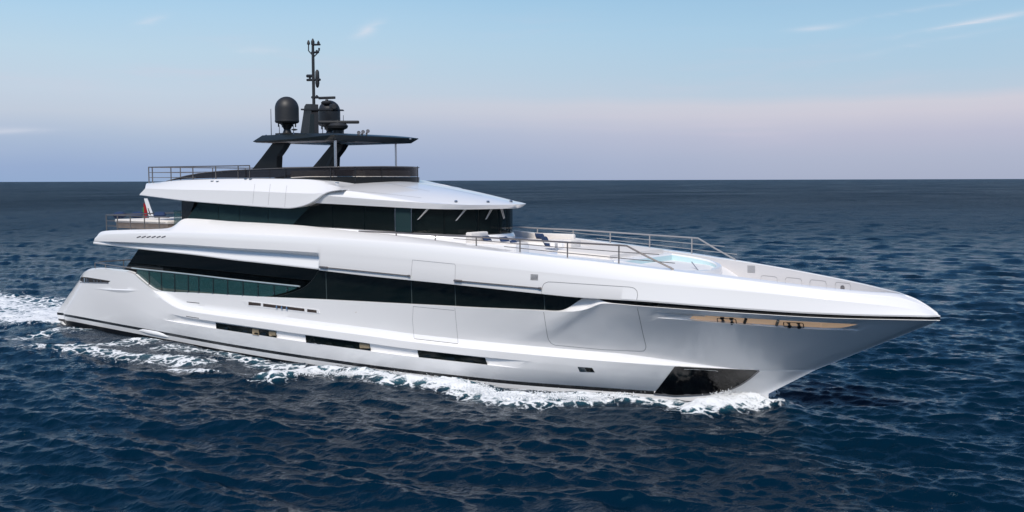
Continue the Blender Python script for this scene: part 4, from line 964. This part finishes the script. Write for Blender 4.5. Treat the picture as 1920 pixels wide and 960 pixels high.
# flagstaff and flag
fb, ft = CM.plane((287, 418), 1, 0.0), CM.plane((273, 372), 1, 0.0)
d_ = ft-fb
fs = MB().prism([fb+np.array([-0.16, 0, 0]), fb+np.array([0.22, 0, 0]), ft+np.array([0.1, 0, 0]), ft+np.array([-0.08, 0, 0])], (0, 1, 0), -0.05, 0.05).make('flagstaff', WHITE, yacht)
MB().prism([lerp(fb, ft, 0.32)+np.array([0.0, -0.055, 0]), lerp(fb, ft, 0.32)+np.array([0.1, -0.055, 0]), lerp(fb, ft, 0.6)+np.array([0.07, -0.055, 0]), lerp(fb, ft, 0.6)+np.array([0.0, -0.055, 0])], (0, 1, 0), -0.006, 0).make('staff_slot', DSEAM, fs)
flag = bpy.data.objects.new('flag', None); COL.objects.link(flag); flag.location = tuple(map(float, lerp(fb, ft, 0.9)))
tag(flag, 'green, white and red flag hanging limp from the white flagstaff', 'flag')
for i, (m_, fw, fo) in enumerate(((GREENF, 0.15, -0.30), (WHITEF, 0.025, -0.15), (REDF, 0.016, -0.125))):
    rows = []
    for h in np.linspace(-0.15, -1.1, 14):
        w = fw*(0.8+0.3*math.sin(-h*3))
        u = np.linspace(0, 1, 9); off = fo
        rows.append(np.stack([off+w*u+0.05*h*-0.6, 0.09*np.sin(u*5+h*2+i*2), h+0.05*np.sin(u*4+i)+0*u-0.10*(2-i)], 1))
    V, F = grid_mesh(rows, False); o = obj('flag_stripe', V, F, m_, flag, 60)
    sd_ = o.modifiers.new('thick', 'SOLIDIFY'); sd_.thickness = 0.012

# ================================================================== foredeck lounge
zdk = float(L_T.z(-7.0))-0.16
def deckz(x): return float(L_T.z(x))-0.26
# starboard sofa, port sofa, forward backrest
def sofa(base, seat, backs, name='foredeck_sofa'):
    s = MB().box(base[0], base[1], bev=0.04).make(name, WHITE, yacht)
    MB().box(seat[0], seat[1], bev=0.05).make('seat_cushion', CREAM, s)
    for c, d in backs: MB().box(c, d, bev=0.06).make('backrest', CREAM, s)
z0 = deckz(-8.3)
p = CM.plane((930, 466), 1, -2.35); sx = p[0]
sofa(((sx-0.1, -2.2, z0+0.20), (2.5, 0.9, 0.5)), ((sx-0.1, -2.15, z0+0.46), (2.4, 0.8, 0.14)), [((sx-1.2, -2.0, z0+0.66), (0.3, 1.1, 0.42))])
pq = CM.plane((1012, 455), 1, 1.4); qx = pq[0]
pa_, pb_ = CM.plane((1034, 448), 1, 1.5), CM.plane((1070, 449), 1, 1.5); zt2 = pa_[2]-0.02
sofa(((qx-0.1, 1.75, z0+0.12), (2.6, 1.0, 0.4)), ((qx-0.1, 1.7, z0+0.36), (2.5, 0.9, 0.14)), [((qx-0.1, 2.22, z0+0.5), (2.6, 0.2, 0.30)), (((pa_[0]+pb_[0])/2, 1.9, zt2-0.2), (pb_[0]-pa_[0], 0.8, 0.4))])
MB().box((qx-1.6, 0.6, z0+0.22), (0.4, 1.4, 0.45), bev=0.06).make('foredeck_backrest', CREAM, yacht)
tb = MB().lathe((sx+1.0, 0.3, z0), [(0.3, 0), (0.28, 0.03), (0.06, 0.06), (0.06, 0.4), (0.5, 0.41), (0.5, 0.45)], 20).make('foredeck_table', DECKW, yacht)
for (px_, yy, dz, lab, rz, ry) in (((915, 452), -1.7, 0, 'navy cushion alone at the wheelhouse end of the starboard foredeck sofa', 0.3, 1.0),
                         ((948, 454), -1.9, 0, 'navy cushion leaning upright in the middle of the starboard foredeck sofa', 0.2, 1.0),
                         ((967, 458.5), -2.1, 0, 'navy cushion lying at the forward end of the starboard foredeck sofa', 0.5, 0.7),
                         ((1014, 447), 1.75, 0, 'navy cushion propped against the back of the port foredeck sofa', 1.2, 1.1),
                         ((1023, 453), 1.3, 0, 'large square navy cushion in front on the port foredeck sofa', 0.9, 1.2)):
    p = CM.plane(px_, 1, yy); cushion('cushion', p, (0.5, 0.58, 0.2), lab, rz=rz, ry=ry)
# sunpad on the coach roof and the white plinth round the pool
def slabpoly(name, xs_, half, zf, h, mat, parent=yacht, rows_in=0.06):
    X = np.array(xs_); Bf = np.array([half(x) for x in xs_]); Z = np.array([zf(x) for x in xs_])
    rows = [np.stack([X, -Bf, Z-h], 1), np.stack([X, -Bf, Z-rows_in], 1), np.stack([X, -np.maximum(Bf-rows_in*0.5, 0), Z-rows_in*0.2], 1), np.stack([X, -np.maximum(Bf-rows_in*1.4, 0), Z], 1), np.stack([X, 0*Bf, Z+0.02], 1)]
    return loft(name, rows, mat, parent, True, True, True)
zpl = lambda x: float(L_T.z(x))-0.02
slabpoly('foredeck_plinth', np.linspace(-7.6, -4.92, 30), lambda x: float(b_T(x))-0.62, lambda x: zpl(x)+0.02, 0.5, WHITE)
sp_ = slabpoly('foredeck_sunpad', np.linspace(-7.3, -5.2, 24), lambda x: float(b_T(x))-0.95, lambda x: zpl(x)+0.16, 0.16, CREAM)
# pool: rounded rim, basin walls and water
PX0, PX1, PB = -5.0, -2.2, 2.2
PXM = -3.7
def b_pool(x, o=0.0):
    u = np.clip((np.asarray(x, float)-PXM)/((PX1-o)-PXM), 0, 1); return (PB-o)*np.maximum(1-u**2.6, 0)**0.45
xs = np.r_[np.linspace(PX0, PXM, 16)[:-1], PXM+(PX1-PXM)*np.sin(np.linspace(0, math.pi/2, 40))]
xi = np.r_[np.linspace(PX0+0.2, PXM, 16)[:-1], PXM+(PX1-0.22-PXM)*np.sin(np.linspace(0, math.pi/2, 40))]
zp = lambda x: np.interp(x, [-5, -4, -3.2, -2.2], [L_T.z(-5)+0.0, L_T.z(-4)-0.01, L_T.z(-3.2)-0.05, L_T.z(-2.2)-0.14])
bo, bi = b_pool(xs), b_pool(xi, 0.2)
rows = [np.stack([xs, -bo, zp(xs)-0.8], 1), np.stack([xs, -bo, zp(xs)-0.08], 1), np.stack([xs-0.0, -np.maximum(bo-0.03, 0), zp(xs)-0.02], 1), np.stack([lerp(xs, xi, 0.4), -lerp(bo, bi, 0.4), zp(xs)], 1), np.stack([lerp(xs, xi, 0.85), -lerp(bo, bi, 0.85), zp(xs)], 1), np.stack([xi, -bi, zp(xs)-0.04], 1), np.stack([xi, -bi, zp(xs)-0.06], 1)]
pool = loft('pool', rows, WHITE, yacht, True, True, False)
loft('pool_lining', [np.stack([xi, -np.maximum(bi-0.005, 0), zp(xs)-0.06], 1), np.stack([xi, -np.maximum(bi-0.01, 0), zp(xs)-0.62], 1)], CYAN, pool, True, True)
loft('pool_water', [np.stack([xi, -np.maximum(bi-0.01, 0), np.full_like(xi, float(zp(PX1))-0.34)], 1), np.stack([xi, 0*bi, np.full_like(xi, float(zp(PX1))-0.34)], 1)], POOLW, pool)
mb = MB(); a_ = CM.plane((1296.5, 491), 1, 0.3); b_ = CM.plane((1312, 511), 1, 0.3); mb.tube([a_, b_], 0.02, 6); mb.make('pool_handrail', STEEL, pool)

# details on the inside of the port bulwark (faces the camera)
BVD = bvh_of(UPH, bpy.data.objects['bulwark_lining'])
mb = MB()
for i in range(7):
    y = 498.5+i*2.0; ribbon(mb, [(1401.5, y), (1416, y+0.6)], 0.022, 0.006, BVD)
mb.make('louvre_vent', pm('grey_louvre', (0.25, 0.25, 0.26), 0.5), yacht)
for (x, y, x2, yb, yb2) in ((1426.5, 516.3, 1457.5, 526.5, 530), (1472.5, 520, 1503.5, 532, 535.5), (1518.5, 524.3, 1549.5, 537.5, 541), (1566, 528.8, 1595, 542.5, 545)):
    mb = MB(); ribbon(mb, [(x, yb)]+rpoly([(x, y+6), (x+0.5, y), (x2-0.5, y+3), (x2, y+9)], [0, 3.5, 3.5, 0])+[(x2, yb2)], 0.018, 0.005, BVD)
    lk = mb.make('bulwark_locker', pm('soft_seam', (0.3, 0.29, 0.29), 0.6), yacht)
    if x > 1560:
        h = hit((1580, 539.5), BVD)
        if h: MB().lathe(h[0]-h[1]*0.01, [(0.085, 0), (0.085, 0.03), (0.05, 0.04)], 14, ax=h[1]).make('locker_knob', RAILM, lk)

# ================================================================== SEA
C0 = CM.C; yaw = math.atan2(CM.F[1], CM.F[0])
# waves: many directional components
NW = 150
lam = np.exp(rng.uniform(np.log(0.32), np.log(11.0), NW)); kk = 2*np.pi/lam
wind = math.atan2(CM.F[1], CM.F[0])+2.75                 # waves run towards the camera, slightly across
dirs = wind+rng.normal(0, 0.45, NW)
amp = 0.0064*lam**0.84*np.exp(-(lam/7.0)**2)*rng.uniform(0.6, 1.4, NW)
ph = rng.uniform(0, 2*np.pi, NW)
def waves(x, y, dist):
    z = np.zeros_like(x); dx = np.zeros_like(x); dy = np.zeros_like(x)
    for k_, a_, d_, p_, l_ in zip(kk, amp, dirs, ph, lam):
        w = np.clip(1.8-dist/(l_*110.0), 0, 1)             # finer than the mesh far away: left to the bump
        if w.max() <= 0: continue
        th = k_*(x*math.cos(d_)+y*math.sin(d_))+p_
        s, c = np.sin(th), np.cos(th)
        z += a_*w*s; dx += 0.62*a_*w*c*math.cos(d_); dy += 0.62*a_*w*c*math.sin(d_)
    return z, dx, dy
# polar sheet round the viewpoint, fine ahead, coarse behind, out to the horizon
da = 0.00105
front = np.arange(-0.62, 0.62, da); rest = np.linspace(0.62, 2*np.pi-0.62, 140)[1:-1]
ang = np.r_[front, rest]+yaw
u = np.linspace(0, 1, 640)
dep = np.r_[np.linspace(1.15, 0.31, 70)[:-1], np.linspace(0.31, 0.0015, 590)]      # depression angles, even in the view
rad = CAM_H/np.tan(np.clip(dep, 0.0, 1.15)); rad = np.r_[rad, np.geomspace(rad[-1]*1.25, 42000, 16)]
rad = np.r_[0.02, rad]
AA, RR_ = np.meshgrid(ang, rad); X = C0[0]+RR_*np.cos(AA); Y = C0[1]+RR_*np.sin(AA)
sh = X.shape; x, y, dist = X.ravel(), Y.ravel(), RR_.ravel()
z, ddx, ddy = waves(x, y, dist)
# foam and wake, traced on the water plane
def seg_dist(x, y, pts):
    best = np.full(x.shape, 1e9); along = np.zeros_like(x); acc = 0.0; tot = sum(np.hypot(*(np.array(b)-np.array(a))) for a, b in zip(pts[:-1], pts[1:])); side = np.zeros_like(x)
    for a, b in zip(pts[:-1], pts[1:]):
        a = np.array(a); b = np.array(b); d = b-a; L = np.hypot(*d); t = np.clip(((x-a[0])*d[0]+(y-a[1])*d[1])/L**2, 0, 1)
        q = np.hypot(x-a[0]-t*d[0], y-a[1]-t*d[1]); m = q < best
        best = np.where(m, q, best); along = np.where(m, (acc+t*L)/tot, along); side = np.where(m, np.sign((x-a[0])*d[1]-(y-a[1])*d[0]), side); acc += L
    return best, along, side
W2 = lambda pts, z=0.0: [tuple(CM.plane(p, 2, z)[:2]) for p in pts]
near = (x > -75) & (x < 12) & (y > -24) & (y < 22)
xn, yn = x[near], y[near]; foam = np.zeros_like(x); fz = np.zeros_like(x)
fn = np.zeros_like(xn); zn = np.zeros_like(xn)
def vnoise(px, py, sc, seed):
    r = np.random.default_rng(seed); g = r.random((256, 256)); X_ = px*sc; Y_ = py*sc; i = np.floor(X_).astype(int); j = np.floor(Y_).astype(int); u_ = X_-i; v_ = Y_-j; u_ = u_*u_*(3-2*u_); v_ = v_*v_*(3-2*v_)
    G = lambda a, b: g[a % 256, b % 256]
    return (G(i, j)*(1-u_)+G(i+1, j)*u_)*(1-v_)+(G(i, j+1)*(1-u_)+G(i+1, j+1)*u_)*v_
def fbm(px, py, sc, seed, o=4):
    s = 0; a = 0.5
    for k_ in range(o): s = s+a*vnoise(px, py, sc*2**k_, seed+k_); a *= 0.5
    return s/(1-0.5**o)
wob = fbm(xn, yn, 0.5, 3)*1.6-0.8
def foamline(pts, w, wo, gain=1.0, h=0.0, hw=0.8):
    global fn, zn
    d, al, sd_ = seg_dist(xn+wob*0.5, yn+wob*0.4, W2(pts, h*0.8)); ww = np.where(sd_ > 0, w, wo)
    g = gain*np.interp(al, [0, 0.08, 0.92, 1], [0.3, 1, 1, 0.3])
    fn = np.maximum(fn, g*np.exp(-(d/ww)**2)); zn = zn+h*np.exp(-(d/hw)**2)*np.interp(al, [0, 0.2, 0.8, 1], [0, 1, 1, 0])
foamline([(1250, 748), (1080, 742), (930, 734), (800, 708), (700, 692), (600, 682), (500, 669)], 0.5, 0.45, 0.52, 0.05, 0.6)
foamline([(1450, 741), (1420, 742), (1380, 746), (1330, 751), (1270, 753)], 0.6, 0.8, 1.5, 0.40, 0.65)
foamline([(1290, 752), (1220, 748), (1160, 743)], 0.5, 0.55, 1.0, 0.2, 0.5)
foamline([(1170, 742), (1080, 745), (1000, 744), (920, 738), (870, 724)], 0.55, 0.8, 1.1, 0.2, 0.7)
foamline([(885, 728), (840, 716), (790, 711), (745, 707)], 0.7, 0.7, 1.2, 0.26, 0.7)
foamline([(760, 712), (715, 702), (670, 694), (640, 700)], 0.55, 0.8, 1.0, 0.3, 0.9)
foamline([(650, 692), (600, 690), (560, 692), (520, 703), (480, 699)], 0.55, 0.8, 1.05, 0.26, 0.8)
foamline([(560, 688), (510, 682), (470, 679)], 0.6, 0.8, 0.85, 0.1)
foamline([(500, 680), (440, 668), (400, 671)], 0.6, 0.9, 0.72)
foamline([(420, 692), (375, 693), (330, 688), (288, 684)], 0.28, 0.5, 1.05, 0.18, 0.7)
foamline([(440, 662), (380, 661), (320, 655), (280, 660)], 0.6, 1.3, 0.6)
foamline([(420, 676), (360, 676), (300, 668), (230, 665), (170, 655), (110, 664)], 0.45, 1.1, 0.72, 0.1, 0.8)
foamline([(320, 640), (230, 644), (150, 652), (60, 647)], 0.6, 1.6, 0.66, 0.06)
foamline([(180, 625), (120, 620), (60, 632), (20, 640)], 0.5, 1.2, 0.62)
foamline([(130, 602), (90, 604), (40, 606), (0, 600)], 0.7, 1.5, 0.55)
# churned water astern
dst, al, sd_ = seg_dist(xn+wob*0.8, yn+wob*0.8, [(-38.6, -1.2), (-52, -1.5), (-75, -2)])
ast = np.exp(-(dst/np.interp(al, [0, 0.3, 1], [3.6, 4.6, 6.0]))**4)*np.interp(al, [0, 0.03, 0.35, 1], [0.8, 1.3, 1.0, 0.6])*(0.55+0.75*fbm(xn, yn, 0.55, 77))*(xn < -38.3)
fn = np.maximum(fn, ast)
zn = zn+ast*0.28*(fbm(xn, yn, 0.35, 21)-0.35)
# edge wave spreading from the bow (seen at right of the stem) and the trough by the hull
d, al, sd_ = seg_dist(xn, yn, W2([(1470, 752), (1480, 800), (1530, 870), (1590, 960)])); zn = zn+0.10*np.exp(-(d/0.5)**2)*(1-al)-0.06*np.exp(-((d-1.0)/0.6)**2)*(1-al)
d, al, sd_ = seg_dist(xn, yn, W2([(1380, 790), (1440, 840), (1500, 930)])); zn = zn+0.08*np.exp(-(d/0.45)**2)*(1-al)
hb_ = b_wl(xn); outb = np.abs(yn)-hb_
calm = np.exp(-(np.clip(outb, 0, None)/4.0)**2)*(xn > -38.5)*(xn < 0.5)
zn = zn+0.17*sstep(-xn, 20, 30)*np.exp(-(np.clip(outb, 0, None)/3.0)**2)*(xn > -40)
lump = fbm(xn, yn, 2.6, 40, 5)
zn = zn+np.clip(fn, 0, 1)*0.15*(lump-0.45)*(outb > 0.15)
inside = (outb < 0.12) & (xn > -38.9) & (xn < 0.2)
foam[near] = np.clip(fn, 0, 1.3)*(~((outb < -0.1) & (xn > -38.6))); fz[near] = zn
wm = np.ones_like(x); wm[near] = 1-0.45*calm
z = z*wm+fz; x2 = x+ddx*wm; y2 = y+ddy*wm
# keep water out of the hull
m = np.zeros_like(x, bool); m[near] = inside; z[m] = np.minimum(z[m], -0.05)
me = bpy.data.meshes.new('sea'); nV = len(x); me.vertices.add(nV); me.vertices.foreach_set('co', np.stack([x2, y2, z], 1).astype(np.float32).ravel())
nr, na = sh; i = np.arange(nr-1)[:, None]*na+np.arange(na)[None, :]; j = np.arange(nr-1)[:, None]*na+((np.arange(na)+1) % na)[None, :]
q = np.stack([i, i+na, j+na, j], -1).reshape(-1, 4)[:, ::-1].astype(np.int32); nf = len(q)
me.loops.add(nf*4); me.polygons.add(nf); me.loops.foreach_set('vertex_index', q.ravel()); me.polygons.foreach_set('loop_start', np.arange(0, nf*4, 4, dtype=np.int32))
me.update(calc_edges=True); me.polygons.foreach_set('use_smooth', np.ones(nf, bool))
at = me.attributes.new('foam', 'FLOAT', 'POINT'); at.data.foreach_set('value', foam.astype(np.float32))
sea = bpy.data.objects.new('sea', me); COL.objects.link(sea)
tag(sea, 'dark blue sea with short chop and white wake foam along the yacht', 'sea', kind='structure')
m = bpy.data.materials.new('sea_water'); m.use_nodes = True; t = m.node_tree; b = t.nodes['Principled BSDF']
g = N(t, 'ShaderNodeNewGeometry'); P = g.outputs['Position']
def noise(scale, detail, rough, vec=P, dist=0.0, st=(1, 1, 1), rot=0.0):
    mpn = N(t, 'ShaderNodeMapping'); mpn.inputs['Scale'].default_value = st; mpn.inputs['Rotation'].default_value = (0, 0, rot); t.links.new(vec, mpn.inputs[0])
    n = N(t, 'ShaderNodeTexNoise'); n.inputs['Scale'].default_value = scale; n.inputs['Detail'].default_value = detail; n.inputs['Roughness'].default_value = rough; n.inputs['Distortion'].default_value = dist
    t.links.new(mpn.outputs[0], n.inputs['Vector']); return n.outputs[0]
dn = N(t, 'ShaderNodeVectorMath', operation='DISTANCE'); t.links.new(P, dn.inputs[0]); dn.inputs[1].default_value = (C0[0], C0[1], 0)
D = dn.outputs['Value']
wrot = -(wind)
n1 = noise(2.6, 5, 0.6, st=(1.0, 0.5, 1), rot=wrot, dist=0.3); n2 = noise(0.6, 7, 0.66, st=(1, 0.45, 1), rot=wrot); n3 = noise(0.11, 8, 0.68, st=(1, 0.4, 1), rot=wrot); n4 = noise(0.016, 7, 0.65, st=(1, 0.5, 1), rot=wrot)
bp1 = N(t, 'ShaderNodeBump'); bp1.inputs['Distance'].default_value = 0.10; t.links.new(n1, bp1.inputs['Height']); t.links.new(mp(t, D, 20, 500, 1.0, 0.9).outputs[0], bp1.inputs['Strength'])
bp2 = N(t, 'ShaderNodeBump'); bp2.inputs['Distance'].default_value = 1.5; t.links.new(n2, bp2.inputs['Height']); t.links.new(mp(t, D, 40, 200, 0.0, 1.0).outputs[0], bp2.inputs['Strength']); t.links.new(bp1.outputs[0], bp2.inputs['Normal'])
bp3 = N(t, 'ShaderNodeBump'); bp3.inputs['Distance'].default_value = 14.0; t.links.new(n3, bp3.inputs['Height']); t.links.new(mp(t, D, 90, 420, 0.0, 1.0).outputs[0], bp3.inputs['Strength']); t.links.new(bp2.outputs[0], bp3.inputs['Normal'])
fa = N(t, 'ShaderNodeAttribute', attribute_name='foam')
f1 = noise(1.3, 8, 0.62, dist=0.9); f2 = noise(5.5, 6, 0.62, dist=0.6)
vr = N(t, 'ShaderNodeTexVoronoi', feature='DISTANCE_TO_EDGE'); vr.inputs['Scale'].default_value = 1.5
vadd = N(t, 'ShaderNodeVectorMath', operation='ADD'); vn = N(t, 'ShaderNodeTexNoise'); vn.inputs['Scale'].default_value = 1.6; vn.inputs['Detail'].default_value = 5; t.links.new(P, vn.inputs['Vector'])
t.links.new(P, vadd.inputs[0]); t.links.new(vn.outputs['Color'], vadd.inputs[1]); t.links.new(vadd.outputs[0], vr.inputs['Vector'])
lace = mp(t, vr.outputs['Distance'], 0.20, 0.0, 0.0, 0.30)
f3 = noise(15.0, 4, 0.6, dist=0.4)
tex = math_(t, 'ADD', math_(t, 'ADD', math_(t, 'MULTIPLY', f1, 0.6), math_(t, 'MULTIPLY', f2, 0.5)), math_(t, 'ADD', math_(t, 'MULTIPLY', f3, 0.28), lace.outputs[0]))
fm = math_(t, 'ADD', tex, math_(t, 'MULTIPLY', fa.outputs['Fac'], 0.52))
has = mp(t, fa.outputs['Fac'], 0.02, 0.25)
fmask = math_(t, 'MULTIPLY', mp(t, fm, 1.07, 1.33).outputs[0], has.outputs[0])
aer = math_(t, 'MULTIPLY', mp(t, fa.outputs['Fac'], 0.2, 1.1).outputs[0], 0.8)
deep = mix_(t, aer, (0.0003, 0.0118, 0.0270, 1), (0.02, 0.11, 0.15, 1))
t.links.new(mix_(t, fmask, deep, (0.80, 0.82, 0.84, 1)), b.inputs['Base Color'])
t.links.new(mp(t, fmask, 0, 1, 0.06, 0.75).outputs[0], b.inputs['Roughness']); b.inputs['IOR'].default_value = 1.16; b.inputs['Specular Tint'].default_value = (0.55, 0.82, 1.0, 1); rgh0 = mp(t, D, 35, 210, 0.06, 0.36); rgh = math_(t, 'ADD', rgh0.outputs[0], math_(t, 'MULTIPLY', math_(t, 'SUBTRACT', n4, 0.5), mp(t, D, 100, 600, 0.0, 0.5).outputs[0])); rr_ = N(t, 'ShaderNodeMix', data_type='FLOAT'); t.links.new(fmask, rr_.inputs[0]); t.links.new(rgh, rr_.inputs[2]); rr_.inputs[3].default_value = 0.75; t.links.new(rr_.outputs[0], b.inputs['Roughness'])
t.links.new(mp(t, fmask, 0, 1, 0.5, 0.2).outputs[0], b.inputs['Specular IOR Level'])
bp4 = N(t, 'ShaderNodeBump'); bp4.inputs['Distance'].default_value = 0.09; bp4.inputs['Strength'].default_value = 0.8
t.links.new(math_(t, 'MULTIPLY', fm, has.outputs[0]), bp4.inputs['Height']); t.links.new(bp3.outputs[0], bp4.inputs['Normal']); t.links.new(bp4.outputs[0], b.inputs['Normal'])
me.materials.append(m)

# ------------------------------------------------------------------ spray thrown up along the bow and the breaking wake
SPR = pm('white_spray', (0.86, 0.88, 0.9), rough=0.5, noise=0.03)
def spray(name, label, pts, n, h, w, r0, r1, z0=0.2):
    W = np.array(W2(pts, z0)); s = np.r_[0, np.cumsum(np.hypot(*np.diff(W, axis=0).T))]; V = []; F = []
    oct_ = np.array([(1, 0, 0), (-1, 0, 0), (0, 1, 0), (0, -1, 0), (0, 0, 1), (0, 0, -1)], float); of = [(0, 2, 4), (2, 1, 4), (1, 3, 4), (3, 0, 4), (2, 0, 5), (1, 2, 5), (3, 1, 5), (0, 3, 5)]
    cl = rng.uniform(0, s[-1], max(3, n//60)); ch = rng.uniform(0.1, 1.0, len(cl))**1.8+0.12
    for _ in range(n):
        k_ = rng.integers(len(cl)); q = np.clip(cl[k_]+rng.normal(0, 0.22), 0, s[-1]); hh = h*ch[k_]*rng.power(0.8)*rng.uniform(0.15, 1)
        c = np.array([np.interp(q, s, W[:, 0])+rng.normal(0, w*0.5), np.interp(q, s, W[:, 1])+rng.normal(0, w), z0+hh])
        r_ = rng.uniform(r0, r1)*(1-0.5*hh/max(h, 1e-3)); k0 = len(V); st_ = rng.uniform(0.6, 1.6, 3)
        V += [tuple(c+o_*r_*st_) for o_ in oct_]; F += [tuple(i_+k0 for i_ in f) for f in of]
    o = obj(name, V, F, SPR, None, 60, clean=False)
    for p_ in o.data.polygons: p_.use_smooth = True
    return tag(o, label, 'spray', kind='stuff')
spray('bow_spray', 'fine white spray thrown up at the foot of the bow', [(1444, 740), (1420, 741), (1395, 743), (1365, 746), (1335, 750)], 6500, 0.42, 0.22, 0.010, 0.034)
spray('wake_spray', 'white droplets leaping off the breaking wave along the hull', [(1190, 742), (1080, 744), (930, 738), (840, 715), (760, 707), (690, 700), (560, 700)], 5000, 0.16, 0.3, 0.010, 0.028)
